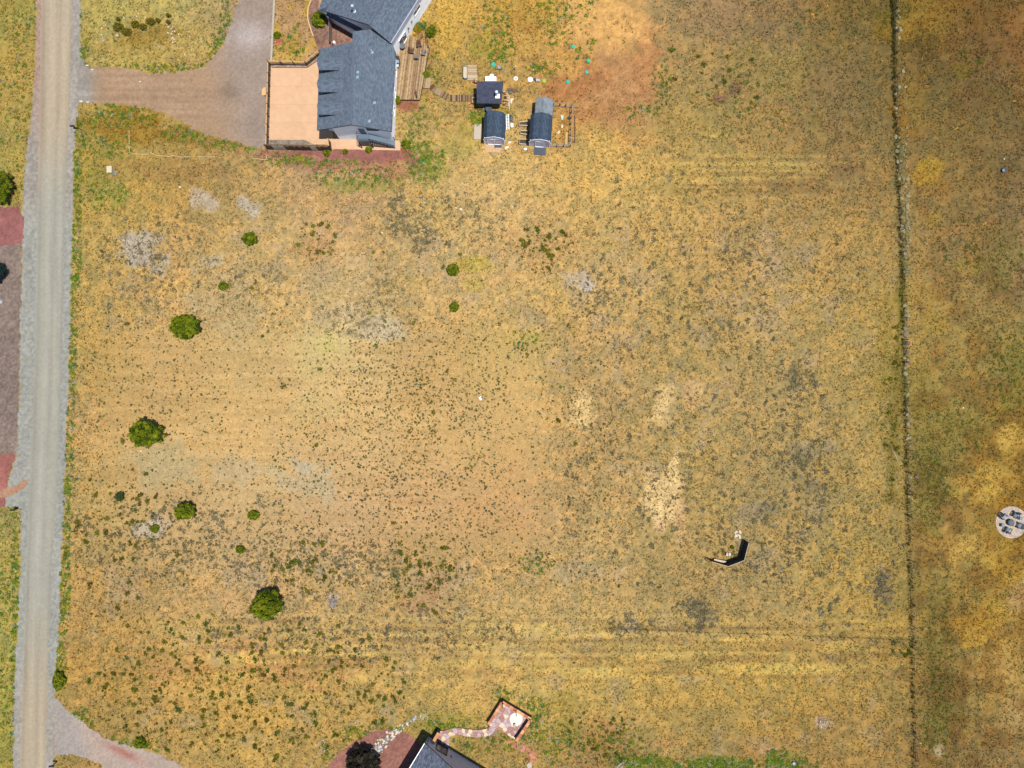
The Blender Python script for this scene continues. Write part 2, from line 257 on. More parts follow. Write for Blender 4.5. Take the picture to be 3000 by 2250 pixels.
# patches of bare soil, dead stubble, green or yellow growth: cx, cy, rx, ry, angle, colour, strength, raggedness
BL = [
 (1800,110,100,130,0,(206,156,92),.75,.8),(1800,240,150,110,-20,(186,136,84),1,.6),(1680,250,120,50,-25,(184,126,72),1,.4),(1690,200,50,55,0,(180,124,72),.95,.4),(1890,170,45,120,0,(190,134,80),.8,.6),(1800,70,110,90,0,(222,168,94),.9,.5),(1680,60,60,80,0,(218,166,92),.7,.7),
 (1660,180,60,45,0,(214,162,82),.7,.7),(1745,330,110,30,0,(186,132,78),.8,.5),(1840,350,90,30,0,(184,138,84),.5,.8),
 (1700,1200,48,62,-15,(226,188,120),.95,.5),(1940,1185,34,70,10,(226,188,120),.8,.6),(2035,1160,34,50,0,(216,172,110),.6,.8),(1905,1420,20,70,0,(228,190,124),.9,.5),(1930,1470,45,60,0,(228,190,124),.9,.5),(1975,1390,20,80,5,(224,186,120),.9,.5),(1990,1500,20,110,0,(216,172,112),.8,.5),(1960,1450,40,95,15,(228,192,126),.85,.5),(1935,1540,22,22,0,(226,184,126),.9,.4),
 (1720,837,24,22,0,(206,188,164),.95,.3),(1690,815,45,30,0,(190,170,140),.7,.7),(420,745,70,60,20,(186,172,150),.8,.9),(600,595,60,30,15,(196,176,148),.75,.9),(730,610,45,35,0,(194,178,152),.8,.9),(610,760,50,40,0,(190,172,140),.6,.9),(720,640,30,20,0,(196,180,160),.6,.9),
 (1100,960,90,40,10,(204,184,146),.75,.7),(1030,930,40,35,0,(226,192,130),.7,.6),(1010,960,30,40,0,(226,194,136),.7,.5),(950,1030,90,90,0,(206,182,112),.5,.7),(960,1000,30,30,0,(190,180,90),.35,.8),(930,1200,80,50,0,(200,176,108),.4,.9),
 (480,1360,110,90,0,(184,166,118),.6,.7),(880,1420,120,40,10,(190,172,130),.6,.8),(700,1380,70,50,0,(190,170,126),.5,.8),(440,1545,50,35,0,(196,180,156),.7,.9),(900,1370,60,20,10,(194,178,140),.7,.8),(1260,1720,70,70,0,(184,164,120),.6,.8),(1330,1700,50,60,0,(184,162,118),.5,.9),(1000,850,160,120,0,(190,166,118),.5,.8),(650,900,120,100,0,(188,164,116),.5,.9),
 (1240,2100,14,10,0,(215,200,180),.8,.6),(980,1750,15,14,0,(200,190,180),.5,.6),
 (2725,505,50,48,20,(196,152,52),.85,.4),(2710,60,90,70,0,(176,134,50),.6,.7),(2650,90,70,60,0,(170,122,36),.7,.7),(2680,300,50,110,10,(168,130,56),.7,.5),(2640,350,40,70,0,(166,112,34),.7,.6),(2815,205,34,26,20,(150,124,34),.8,.6),(2740,640,30,30,0,(172,136,56),.7,.6),(2720,880,60,40,30,(178,142,66),.7,.8),(2740,950,60,40,30,(176,142,60),.6,.9),(2850,780,40,30,0,(178,144,60),.6,.9),(2820,780,30,30,0,(176,144,60),.5,.9),
 (2900,1420,110,60,-20,(206,164,72),.8,.7),(2960,1290,60,60,0,(208,166,74),.8,.6),(2820,1600,110,55,10,(206,164,78),.8,.6),(2950,1680,90,60,40,(204,162,62),.6,.9),(2840,1850,100,40,20,(206,158,62),.75,.8),(2940,1960,70,60,60,(202,162,84),.7,.8),(2900,1800,80,40,-40,(200,156,56),.6,.9),(2990,1740,60,50,-50,(200,160,100),.7,.5),(2970,2080,50,70,-20,(196,158,92),.6,.7),
 (2745,1950,45,260,0,(132,118,54),.55,.8),(2700,1250,40,170,0,(140,124,54),.5,.9),(2800,1250,90,60,20,(128,116,50),.5,.9),(2720,1420,60,120,0,(128,120,50),.5,.9),(2780,2100,60,50,0,(124,114,50),.5,.9),(2980,1100,60,90,0,(126,116,44),.5,.9),(2930,780,70,100,0,(132,120,56),.5,.9),
 (2600,1010,30,190,3,(136,116,46),.4,.9),(2622,1200,22,240,3,(112,98,36),.5,.9),(2640,850,10,190,3,(112,104,34),.7,.6),(2705,130,40,50,0,(112,92,40),.6,.9),(2640,140,60,30,0,(110,90,44),.6,.9),(2600,30,60,30,0,(96,90,40),.5,.9),(2590,60,50,40,0,(140,110,36),.6,.8),(2630,470,30,90,0,(122,112,64),.6,.8),
 (2980,60,50,50,0,(182,122,40),.5,.8),(2960,130,60,100,0,(172,118,66),.5,.9),(2860,200,90,120,0,(140,106,62),.4,.8),
 (190,520,60,60,0,(150,148,66),.4,.9),(320,570,60,40,0,(138,142,56),.45,.8),(270,520,40,60,0,(158,146,60),.5,.8),
 (40,250,60,300,0,(180,150,76),.5,.9),(420,150,120,60,0,(176,146,64),.5,.8),(560,130,90,60,0,(200,172,92),.5,.8),(450,105,90,40,0,(160,124,48),.6,.8),(380,180,160,30,0,(196,174,96),.4,.8),
 (380,370,130,60,10,(158,120,42),.75,.6),(330,330,80,30,0,(150,120,44),.6,.8),(540,400,100,30,20,(150,118,50),.6,.8),(640,420,100,25,0,(160,124,66),.6,.9),(500,500,200,30,0,(166,128,74),.5,.9),
 (1010,455,260,18,1,(150,92,84),.9,.5),(900,460,120,18,0,(172,124,94),.8,.6),(1130,500,140,26,2,(178,128,86),.85,.6),(960,480,150,20,0,(168,120,90),.8,.6),(1010,540,70,22,0,(150,142,72),.6,.8),(1100,545,80,18,0,(156,144,66),.5,.9),(1230,480,40,50,0,(160,148,80),.5,.9),(1280,490,40,50,0,(150,144,64),.5,.9),(1160,455,60,25,0,(166,104,84),.8,.6),
 (1195,310,36,18,0,(172,106,82),.95,.3),(1250,110,28,40,-20,(160,106,84),.85,.5),(1265,150,14,120,5,(168,126,80),.6,.7),
 (1430,140,60,50,0,(150,146,50),.5,.9),(1480,60,60,70,0,(190,150,60),.5,.9),(1300,100,60,90,0,(214,170,72),.6,.7),(1350,30,60,50,0,(222,176,80),.5,.8),(1560,60,80,60,0,(190,136,62),.5,.9),(1600,50,60,70,0,(176,154,62),.4,.9),(1450,180,70,20,0,(196,150,84),.5,.8),
 (1430,340,60,60,0,(150,140,50),.5,.9),(1660,370,30,50,0,(190,142,66),.6,.6),(1540,430,80,60,0,(196,158,84),.4,.9),(1350,430,60,50,0,(160,152,70),.4,.9),(1560,130,120,40,0,(208,164,78),.4,.9),
 (1420,545,120,40,0,(222,180,114),.6,.7),(1560,540,100,30,0,(216,176,96),.4,.8),(1750,480,80,20,0,(200,160,86),.4,.8),
 (1390,780,60,30,0,(196,170,66),.6,.6),(1380,830,30,30,0,(198,172,76),.5,.7),(1555,1000,40,25,0,(176,160,80),.4,.9),
 (2280,200,110,90,0,(156,140,72),.4,.9),(2100,350,120,80,0,(156,138,76),.35,.9),(1960,360,60,60,0,(170,140,76),.4,.9),(2150,260,20,18,0,(132,98,76),.7,.5),(2110,290,20,16,0,(134,96,74),.8,.5),(2100,60,90,60,0,(156,124,86),.5,.8),(2450,250,90,120,0,(150,118,74),.5,.9),
 (2090,395,60,8,0,(214,176,84),.4,.9),(2250,480,120,25,0,(200,166,84),.4,.9),
 (2330,1110,30,60,0,(100,96,70),.35,.9),(2370,1330,50,40,0,(112,106,84),.45,.9),(2390,1430,30,30,0,(108,100,86),.45,.9),(2240,1500,40,30,0,(120,112,90),.4,.9),(2065,1810,36,40,0,(104,96,74),.6,.8),(2030,1770,30,20,0,(112,104,80),.5,.8),(2590,1740,26,60,0,(110,98,84),.5,.9),(1850,1840,40,20,0,(150,138,126),.5,.8),
 (2120,2232,120,20,4,(110,124,46),.45,1.4),(1900,2232,100,20,0,(110,122,46),.45,1.4),(2280,2225,50,25,0,(118,126,50),.45,1.4),(1780,2150,50,60,0,(176,128,74),.6,.9),(1950,2180,60,16,0,(190,142,84),.6,.8),(2250,2200,40,14,0,(198,150,112),.6,.8),(2750,2200,26,24,0,(190,168,120),.8,.4),
 (2410,2115,20,16,0,(200,180,160),.6,.8),(1440,2010,60,50,0,(196,152,88),.4,.9),(1470,2180,120,50,0,(170,136,74),.5,.8),(1640,2130,60,90,0,(150,132,56),.5,.9),(1300,2120,110,30,0,(150,138,56),.5,.9),
 (250,2150,120,60,-35,(150,126,60),.5,.9),(720,1900,60,30,0,(196,140,88),.5,.9),(860,1980,140,40,0,(202,144,90),.5,.9),(620,2030,200,16,8,(212,172,90),.5,.9),(500,1830,140,30,0,(200,164,92),.5,.9),(520,1950,120,60,0,(196,140,84),.4,.9),
 (1270,1700,60,60,0,(182,134,84),.4,.9),(930,730,60,50,0,(206,150,92),.5,.8),(1590,730,100,70,0,(196,150,90),.4,.9),(1240,1760,60,40,0,(186,134,86),.5,.9),
]
def ground_color(x, y):
    px = x/.05+1500; py = 1125-y/.05
    wx = px+(fbm(x, y, 6, 3, 11)-.5)*140; wy = py+(fbm(x, y, 6, 3, 21)-.5)*140
    c = grid_col(wx, wy)
    n1 = fbm(x, y, .9, 3, 3); n2 = fbm(x, y, 3.2, 3, 5); n0 = fbm(x, y, 14, 3, 9)
    # zones where mowing or wheels left long faint bands running along x
    st = np.clip(sstep(1790, 1840, py)*(1-sstep(1960, 2010, py))+.7*sstep(440, 480, py)*(1-sstep(540, 580, py))*sstep(1850, 2050, px)*(1-sstep(2500, 2600, px)), 0, 1)*sstep(300, 700, px)*(1-sstep(2640, 2680, px))
    band = noise(x/9+fbm(x, y, 8, 2, 6)*1.2, y/.55, 31)-.5
    c = c+(band*st*58)[..., None]*np.array([1, .95, .4])
    st2 = np.clip(sstep(950, 1050, py)*(1-sstep(1500, 1650, py))*sstep(240, 300, px)*(1-sstep(1250, 1400, px)), 0, 1)
    c = c+((noise(x/7, y/.45, 33)-.5)*st2*20)[..., None]*np.array([1, .95, .8])
    st3 = sstep(2690, 2720, px)*(1-sstep(2860, 2900, px))*sstep(1500, 1700, py)
    c = c+((noise(x/.5, y/9, 35)-.5)*st3*34)[..., None]*np.array([1, .85, .5])
    # a mosaic of grass and bare soil
    bz = (sstep(900, 1040, py)*(1-sstep(1560, 1680, py))*sstep(230, 330, px)*(1-sstep(1480, 1640, px)))[..., None]
    grass = (sstep(.42, .58, fbm(x, y, .9, 3, 3)*.65+n2*.35))[..., None]
    c = c*(1+(1-.75*bz)*(.04-.08*grass))+((grass-.5)*(1-.6*bz)*np.array([-8, 1, 5]))
    c = c*(1+(n0[..., None]-.5)*.12)
    yl = sstep(.58, .72, fbm(x, y, 3.5, 4, 41))*.30*(1-sstep(900, 1000, py)*(1-sstep(1650, 1750, py)))
    c = c*(1-yl[..., None])+np.array([206, 168, 84])*c.mean(-1, keepdims=True)/150*yl[..., None]
    lv = sstep(.60, .72, fbm(x, y, 3.1, 4, 47))*.32*(1-.8*bz[..., 0])*sstep(230, 300, px)*(1-sstep(2500, 2700, px))*sstep(560, 700, py)
    c = c*(1-lv[..., None])+np.array([172, 152, 124])*lv[..., None]
    rag = fbm(x, y, 1.8, 4, 51)-.5
    for cx, cy, rx, ry, a, col, s, rg in BL:
        ca, sa = math.cos(R(a)), math.sin(R(a)); m = (abs(px-cx) < 2.2*max(rx, ry)) & (abs(py-cy) < 2.2*max(rx, ry))
        if not m.any(): continue
        dx, dy = px[m]-cx, py[m]-cy; u = (dx*ca+dy*sa)/rx; v = (-dx*sa+dy*ca)/ry
        d = np.sqrt(u*u+v*v)+rag[m]*2.4*rg+(n1[m]-.5)*.8*rg
        wgt = (sstep(1.15, .55, d)*s)[..., None]
        c[m] = c[m]*(1-wgt)+(np.array(col)*(1+(n1[m][..., None]-.5)*.22))*wgt
    c = c*(1+(fbm(x, y, .35, 2, 61)[..., None]-.5)*.30*(1-.6*bz))
    for cx, cy, rx, ry, col in LN:
        m = abs(py-cy-4*np.sin(px/170+cx)) < ry*3
        if m.any():
            d = np.sqrt(((px[m]-cx)/rx)**4+((py[m]-cy-4*np.sin(px[m]/170+cx))/ry)**2)+rag[m]*1.6; wg = (sstep(1.3, .5, d)*.45)[..., None]; c[m] = c[m]*(1-wg)+np.array(col)*wg
    fy_ = np.interp(px, [1776, 2100, 2400, 2668], [1843, 1855, 1866, 1876]); m = (abs(py-fy_) < 12) & (px > 1760) & (px < 2680)
    if m.any():
        wg = (np.exp(-((py[m]-fy_[m]+3)/5)**2)*.5*(.5+noise(px[m]/30, py[m]/9, 203)))[..., None]; c[m] = c[m]*(1-wg)+np.array([112, 92, 50])*wg
    fx_ = np.interp(py, [0, 300, 540, 800, 1000, 1400, 1880, 2250], [2618, 2622, 2632, 2643, 2647, 2657, 2671, 2676]); m = (abs(px-fx_) < 16)
    if m.any():
        wg = (np.exp(-((px[m]-fx_[m]-2)/np.where(py[m] < 1500, 8, 5))**2)*np.where(py[m] < 1500, .42, .28)*(.5+noise(x[m]/2, y[m]/1.5, 201)))[..., None]; c[m] = c[m]*(1-wg)+np.array([84, 74, 34])*wg
    rt = (sstep(2640, 2700, px))[..., None]; pt = sstep(.45, .62, fbm(x, y, 2.6, 4, 131))[..., None]
    c = c*(1-rt*(.05+.10*pt*sstep(600, 900, py)[..., None]))+rt*pt*np.array([2, -4, -4])
    lum = c.mean(-1, keepdims=True); c = lum+(c-lum)*(1.0-.06*sstep(2300, 2900, px)[..., None]*(1-sstep(500, 900, py))[..., None])
    tr_ = (sstep(1900, 2700, px)*(1-sstep(200, 800, py)))[..., None]; c = c*np.array([.968, .982, 1.03])*(1-tr_*np.array([.10, .07, .08]))
    return np.clip(c, 5, 250)
def set_col(me, c):
    a = me.color_attributes.new('Col', 'FLOAT_COLOR', 'POINT'); d = np.ones((len(c), 4), np.float32); d[:, :3] = c; a.data.foreach_set('color', d.ravel())
def np_mesh(name, v, f, m, col=None, parent=None, smooth=False):
    me = bpy.data.meshes.new(name); n = f.shape[1]
    me.vertices.add(len(v)); me.vertices.foreach_set('co', v.astype(np.float32).ravel())
    me.loops.add(f.size); me.loops.foreach_set('vertex_index', f.astype(np.int32).ravel())
    me.polygons.add(len(f)); me.polygons.foreach_set('loop_start', np.arange(0, f.size, n, dtype=np.int32))
    me.update(calc_edges=True); me.validate()
    if col is not None: set_col(me, col)
    me.materials.append(m)
    o = bpy.data.objects.new(name, me)
    put(o, parent); return o
# ground sheet: fine in view, stretching to the horizon
ax = np.arange(-79, 79.01, .3); ay = np.arange(-60, 60.01, .3)
ext = np.array([2, 6, 14, 30, 70, 160, 400, 1000, 2600.])
xs = np.concatenate([-79-ext[::-1], ax, 79+ext]); ys = np.concatenate([-60-ext[::-1], ay, 60+ext])
X, Y = np.meshgrid(xs, ys); nx, ny = len(xs), len(ys)
idx = np.arange(nx*ny).reshape(ny, nx)
F = np.stack([idx[:-1, :-1], idx[:-1, 1:], idx[1:, 1:], idx[1:, :-1]], -1).reshape(-1, 4)
gc = ground_color(X.ravel(), Y.ravel()); far_ = np.maximum(sstep(79, 83, abs(X.ravel())), sstep(60, 64, abs(Y.ravel())))[:, None]; gc = gc*(1-far_)+np.array([176, 144, 88])*far_
g = np_mesh('ground', np.stack([X.ravel(), Y.ravel(), np.zeros(nx*ny)], -1), F, GROUND, lin(gc)/2.0); tag(g, kind='structure')
# ragged sheets of gravel, mulch and bare dirt
BARE = []           # polygons in px where grass does not grow
def sheet(name, pxpoly, z, colfn, m=GRAVEL, res=.16, warp=.35, ws=.9, bare=True, kind='structure'):
    P = [(G(a, b).x, G(a, b).y) for a, b in pxpoly]
    if bare: BARE.append(P)
    x0, x1 = min(p[0] for p in P)-1, max(p[0] for p in P)+1; y0, y1 = min(p[1] for p in P)-1, max(p[1] for p in P)+1
    xs = np.arange(x0, x1, res); ys = np.arange(y0, y1, res); X, Y = np.meshgrid(xs, ys)
    cx, cy = X[:-1, :-1]+res/2, Y[:-1, :-1]+res/2
    ins = inpoly(cx+(fbm(cx, cy, ws, 3, 71)-.5)*2*warp, cy+(fbm(cx, cy, ws, 3, 77)-.5)*2*warp, P)
    idx = np.arange(X.size).reshape(X.shape)
    F = np.stack([idx[:-1, :-1], idx[:-1, 1:], idx[1:, 1:], idx[1:, :-1]], -1)[ins]
    u, inv = np.unique(F, return_inverse=True); x, y = X.ravel()[u], Y.ravel()[u]
    o = np_mesh(name, np.stack([x, y, np.full(len(x), z)], -1), inv.reshape(-1, 4), m, lin(np.clip(colfn(x, y, x/.05+1500, 1125-y/.05), 3, 252))/K)
    return tag(o, kind=kind)
def solid(c, amt=.16, sc=1.5, seed=0, amt2=.12):
    def f(x, y, px, py):
        return np.array(c, float)*(1+(fbm(x, y, sc, 3, seed)-.5)[..., None]*amt*2+(fbm(x, y, .25, 2, seed+5)-.5)[..., None]*amt2*2)
    return f
def interp(py, pts): return np.interp(py, [p[0] for p in pts], [p[1] for p in pts])
LE = [(-500, 118), (-60, 110), (0, 108), (250, 100), (400, 84), (480, 74), (600, 66), (720, 66), (1000, 60), (1200, 54), (1330, 50), (1400, 24), (1480, 16), (1490, 62), (1660, 59), (1800, 52), (2000, 42), (2320, 36), (2760, 22)]
LC = [(-500, 130), (-60, 122), (0, 120), (540, 112), (1100, 100), (1660, 76), (2320, 56), (2760, 42)]
RC = [(-500, 222), (-60, 214), (0, 212), (300, 204), (540, 192), (1100, 180), (1400, 168), (1660, 152), (2000, 138), (2320, 132), (2760, 118)]
RE = [(-500, 244), (-60, 236), (0, 235), (150, 236), (290, 232), (400, 218), (540, 216), (1100, 202), (1400, 190), (1660, 180), (1850, 172), (2050, 160), (2320, 156), (2760, 142)]
def edge(E): return [(x, y) for y, x in E]
def sh_col(x, y, px, py):
    c = np.array([170, 162, 150.])*np.ones((len(x), 3)); top = sstep(500, 200, py)[..., None]
    left = (px < interp(py, LC)+2)[..., None]
    mid = sstep(560, 700, py)*(1-sstep(1900, 2100, py)); c = c+mid[..., None]*np.array([-5, 2, 3])
    c = np.where(left & (top > 0), c*(1-top)+np.array([178, 150, 132])*top, c)
    return c*(1+(fbm(x, y, .3, 2, 3)-.5)[..., None]*.3+(fbm(x/3, y/12, .4, 2, 8)-.5)[..., None]*.12)
sheet('road_shoulder', edge(LE)+edge(RE)[::-1], .008, sh_col, warp=.45)
def rd_col(x, y, px, py):
    l, r = interp(py, LC), interp(py, RC); t = (px-l)/(r-l)
    c = np.array([184, 168, 142.])*np.ones((len(x), 3))
    mid = (sstep(350, 620, py)*(1-sstep(1700, 2100, py)))[..., None]; c = c+mid*np.array([-14, -2, 8])
    tr = np.exp(-((t-.10)/.05)**2)*.06+np.exp(-((t-.62)/.05)**2)*.025+np.exp(-((t-.97)/.05)**2)*.04-np.exp(-((t-.38)/.12)**2)*.05-np.exp(-((t-.8)/.1)**2)*.03
    c = c*(1-tr[..., None])
    lines = (noise(x/.28+fbm(x, y, 20, 2, 3)*2, y/14, 14)-.5)*.05
    c = c*(1+lines[..., None]+(fbm(x, y/5, 1.6, 3, 4)-.5)[..., None]*.10+(fbm(x, y, .25, 2, 3)-.5)[..., None]*.10)
    e = np.exp(-((t-.05)/.05)**2)*sstep(700, 400, py); c = c*(1-.5*e[..., None])+np.array([186, 152, 132])*.5*e[..., None]
    return c
sheet('road', edge(LC)+edge(RC)[::-1], .014, rd_col, ROADM, warp=.18, bare=False)
DRV = [(228, 150), (256, 198), (285, 196), (350, 196), (440, 214), (520, 214), (600, 196), (640, 150), (668, 90), (688, 40), (700, 0), (702, -60), (812, -60), (803, 0), (797, 100), (793, 178), (782, 190), (776, 432), (742, 436), (715, 424), (660, 405), (600, 396), (565, 380), (530, 355), (470, 332), (430, 318), (340, 306), (280, 302), (226, 300)]
def dr_col(x, y, px, py):
    c = np.array([180, 148, 117.])*np.ones((len(x), 3)); n = (fbm(x, y, 5, 3, 15)-.5)*80
    g = (sstep(560, 720, px+n-(py-200)*.3))[..., None]; c = c*(1-g)+np.array([168, 149, 134])*g
    j = sstep(305, 235, px+n*.8)[..., None]; c = c*(1-j)+np.array([168, 160, 148])*j
    b = (np.exp(-(((px-735)/60)**2+((py-105)/40)**2)))[..., None]; c = c+b*np.array([30, 34, 40])
    d = (np.exp(-(((px-675)/30)**2+((py-270)/30)**2)))[..., None]; c = c*(1-.12*d)
    st = (noise(x/8, y/.35, 19)-.5)*sstep(700, 500, px)*.12
    return c*(1+st[..., None]+(fbm(x, y, 2.5, 3, 5)-.5)[..., None]*.10+(fbm(x, y, .25, 2, 6)-.5)[..., None]*.2)
sheet('gravel_driveway', DRV, .020, dr_col, warp=.5)
DRS = [(156, 2040), (180, 2062), (215, 2095), (250, 2118), (300, 2160), (350, 2178), (420, 2192), (500, 2228), (560, 2262), (600, 2320), (330, 2320), (300, 2243), (250, 2222), (205, 2208), (160, 2218)]
def ds_col(x, y, px, py):
    c = np.array([186, 166, 150.])*np.ones((len(x), 3))
    j = sstep(260, 200, px-(py-2130)*.3)[..., None]; c = c*(1-j)+np.array([172, 162, 152])*j
    d = np.exp(-(((px-360)/50)**2+((py-2205-(px-360)*.45)/12)**2))[..., None]; c = c*(1-.75*d)+np.array([176, 104, 92])*.75*d
    return c*(1+(fbm(x, y, 2, 3, 5)-.5)[..., None]*.1+(fbm(x, y, .25, 2, 6)-.5)[..., None]*.2)
sheet('side_driveway', DRS, .020, ds_col, warp=.4)
sheet('red_cinder_apron', [(-60, 606), (54, 604), (70, 640), (66, 716), (-60, 720)], .022, solid((160, 104, 98), .12), warp=.3)
sheet('brown_gravel_yard', [(-60, 716), (64, 716), (62, 900), (56, 1100), (50, 1330), (-60, 1340)], .016, solid((142, 124, 112), .10, 3, 2, .22), warp=.3)
sheet('red_cinder_bed', [(-60, 1332), (44, 1330), (40, 1350), (22, 1400), (16, 1484), (-60, 1490)], .022, solid((164, 106, 96), .14), warp=.3)
sheet('wheel_track', [(-60, 1445), (0, 1440), (50, 1420), (80, 1400), (78, 1425), (40, 1448), (0, 1462), (-60, 1470)], .028, solid((184, 142, 112), .1), warp=.3)
sheet('mulch_bed', [(912, -60), (906, 20), (903, 60), (916, 100), (930, 140), (946, 166), (1046, 140), (1046, 90), (960, 50), (934, 30), (930, -60)], .012, solid((152, 116, 100), .1, 1, 3, .3), warp=.1)
sheet('garden_bed', [(812, -60), (803, 0), (797, 100), (793, 178), (890, 186), (944, 144), (916, 100), (903, 60), (906, 20), (912, -60)], .008, lambda x, y, px, py: np.array([192, 152, 104])*(1+(fbm(x, y, 1.5, 3, 5)-.5)[..., None]*.3)+sstep(.5, .65, fbm(x, y, 2.5, 3, 15))[..., None]*np.array([14, 14, -20]), bare=False)
sheet('cinder_border', [(985, 438), (1175, 441), (1180, 470), (1080, 472), (960, 466), (880, 456), (830, 452), (850, 442)], .010, solid((156, 104, 92), .12, 2, 4, .15), warp=.9, ws=1.6)
BED = [(936, 2290), (955, 2248), (985, 2212), (1030, 2178), (1085, 2144), (1130, 2136), (1180, 2140), (1212, 2160), (1240, 2190), (1190, 2290)]
sheet('red_mulch_bed', BED, .012, solid((162, 112, 98), .08, 2, 4, .2), warp=.25)
# ------------------------------------------------------------------ scattered vegetation
def blade_tmpl(n, seed, spread=1.0, hgt=1.0, wd=.16):
    r = np.random.default_rng(seed); v = []; b = []
    for i in range(n):
        a = r.uniform(0, 2*math.pi); L = r.uniform(.5, 1)*spread; w_ = wd*r.uniform(.6, 1.4); d = np.array([math.cos(a), math.sin(a)]); q = np.array([-d[1], d[0]])
        o = r.uniform(-.15, .15, 2)
        v += [(*(o-q*w_), 0), (*(o+q*w_), 0), (*(o+d*L), hgt*r.uniform(.5, 1))]; k = r.uniform(.75, 1.25); b += [k*.8, k*.8, k*1.15]
    return np.array(v), np.arange(3*n).reshape(-1, 3), np.array(b)
def bush_tmpl(n, seed, leaf=.28, lump=.25, hz=.8, nb=5):
    r = np.random.default_rng(seed); v = []; b = []
    C = [(*(r.uniform(-.5, .5, 2)), r.uniform(.15, .4)) for _ in range(nb)]
    for i in range(n):
        c = C[r.integers(nb)]; d = r.normal(size=3); d /= np.linalg.norm(d); d[2] = abs(d[2]); p = np.array(c)+d*r.uniform(.3, .55)*np.array([1, 1, hz])
        nrm = d+r.normal(size=3)*.5+np.array([0, 0, .5]); nrm /= np.linalg.norm(nrm); t1 = np.cross(nrm, r.normal(size=3)); t1 /= np.linalg.norm(t1); t2 = np.cross(nrm, t1)
        s = leaf*r.uniform(.6, 1.3); v += [p-t1*s*.5, p+t1*s*.5, p+t2*s*.95]; k = r.uniform(.65, 1.35); b += [k]*3
    v = np.array(v); v[:, 2] = np.maximum(v[:, 2], .01)
    return v, np.arange(3*n).reshape(-1, 3), np.array(b)
def scatter(name, tm, pos, sz, hz, col, m, label, cat, group=None):
    VV, FF, CC = [], [], []; off = 0; k = RNG.integers(len(tm), size=len(pos))
    for t, (v, f, b) in enumerate(tm):
        q = np.where(k == t)[0]
        if not len(q): continue
        a = RNG.uniform(0, 2*np.pi, len(q)); ca, sa = np.cos(a)[:, None], np.sin(a)[:, None]
        x = (v[None, :, 0]*ca-v[None, :, 1]*sa)*sz[q][:, None]+pos[q, 0][:, None]; y = (v[None, :, 0]*sa+v[None, :, 1]*ca)*sz[q][:, None]+pos[q, 1][:, None]; z = v[None, :, 2]*hz[q][:, None]+.002+0*x
        VV.append(np.stack([x, y, z], -1).reshape(-1, 3)); FF.append((f[None]+(np.arange(len(q))*len(v))[:, None, None]).reshape(-1, 3)+off); off += len(q)*len(v)
        CC.append((col[q][:, None, :]*b[None, :, None]).reshape(-1, 3))
    o = np_mesh(name, np.concatenate(VV), np.concatenate(FF), m, np.clip(np.concatenate(CC), .003, .8)); return tag(o, label, cat, group, 'stuff')
BLD = []   # footprints to keep clear (world xy polygons)
def clear(x, y, allow_bare=False):
    ok = np.ones(len(x), bool)
    for P in BLD+([] if allow_bare else BARE): ok &= ~inpoly(x, y, P)
    return ok
def hard(*pts): BLD.append([(G(a, b).x, G(a, b).y) for a, b in pts])
hard((966, 180), (1160, 150), (1150, 445), (966, 440)); hard((932, 60), (1060, 110), (1160, 150), (1165, 145), (1300, -60), (932, -60)); hard((792, 195), (970, 170), (970, 415), (782, 412))
hard((1150, 150), (1193, 103), (1262, 135), (1230, 295), (1150, 293)); hard((1395, 240), (1475, 240), (1475, 315), (1395, 315)); hard((1417, 320), (1480, 320), (1480, 425), (1417, 425)); hard((1549, 290), (1612, 290), (1612, 432), (1549, 432))
hard((1255, 2160), (1400, 2250), (1350, 2330), (1180, 2330), (1225, 2200)); hard((1425, 2118), (1467, 2042), (1560, 2110), (1515, 2170)); hard((2917, 1505), (2930, 1495), (2964, 1484), (3011, 1530), (2964, 1577), (2925, 1560))
hard((970, 415), (1175, 416), (1175, 441), (970, 438))
hard((1290, 2141), (1345, 2130), (1400, 2140), (1456, 2130), (1450, 2155), (1330, 2160), (1316, 2190), (1276, 2178))
def uni(n, x0=-30, x1=3030, y0=-30, y1=2280): return RNG.uniform(x0, x1, n), RNG.uniform(y0, y1, n)
def W(px, py): return (px-1500)*.05, -(py-1125)*.05
bare_c = lambda px, py: (sstep(920, 1040, py)*(1-sstep(1560, 1700, py))*sstep(230, 330, px)*(1-sstep(1560, 1700, px)))
# dry grass tufts over the whole field
px, py = uni(230000); x, y = W(px, py)
dens = 1-.80*bare_c(px, py)-.8*np.exp(-(((px-1790)/150)**2+((py-220)/140)**2))
keep = clear(x, y) & (RNG.random(len(x)) < dens*(1-np.exp(-(((px-1800)/150)**4+((py-60)/160)**4)))) & (fbm(x, y, 1.2, 3, 81) > .36); x, y = x[keep], y[keep]
c = ground_color(x, y); t = RNG.random(len(x))[:, None]
c = np.where(t < .34, c*.74+np.array([-2, 2, -2]), np.where(t < .72, c*1.06+np.array([4, 3, 0]), np.where(t < .9, c*.88+np.array([-4, 4, -6]), c*1.0+np.array([12, 8, -20]))))
c = lin(np.clip(c, 5, 245))/1.85
scatter('dry_grass', [blade_tmpl(5, i, 1, 1, .17) for i in range(6)], np.stack([x, y], -1), RNG.uniform(.10, .26, len(x)), RNG.uniform(.05, .2, len(x)), c, LEAF, 'short dry straw coloured grass covering the field', 'grass')
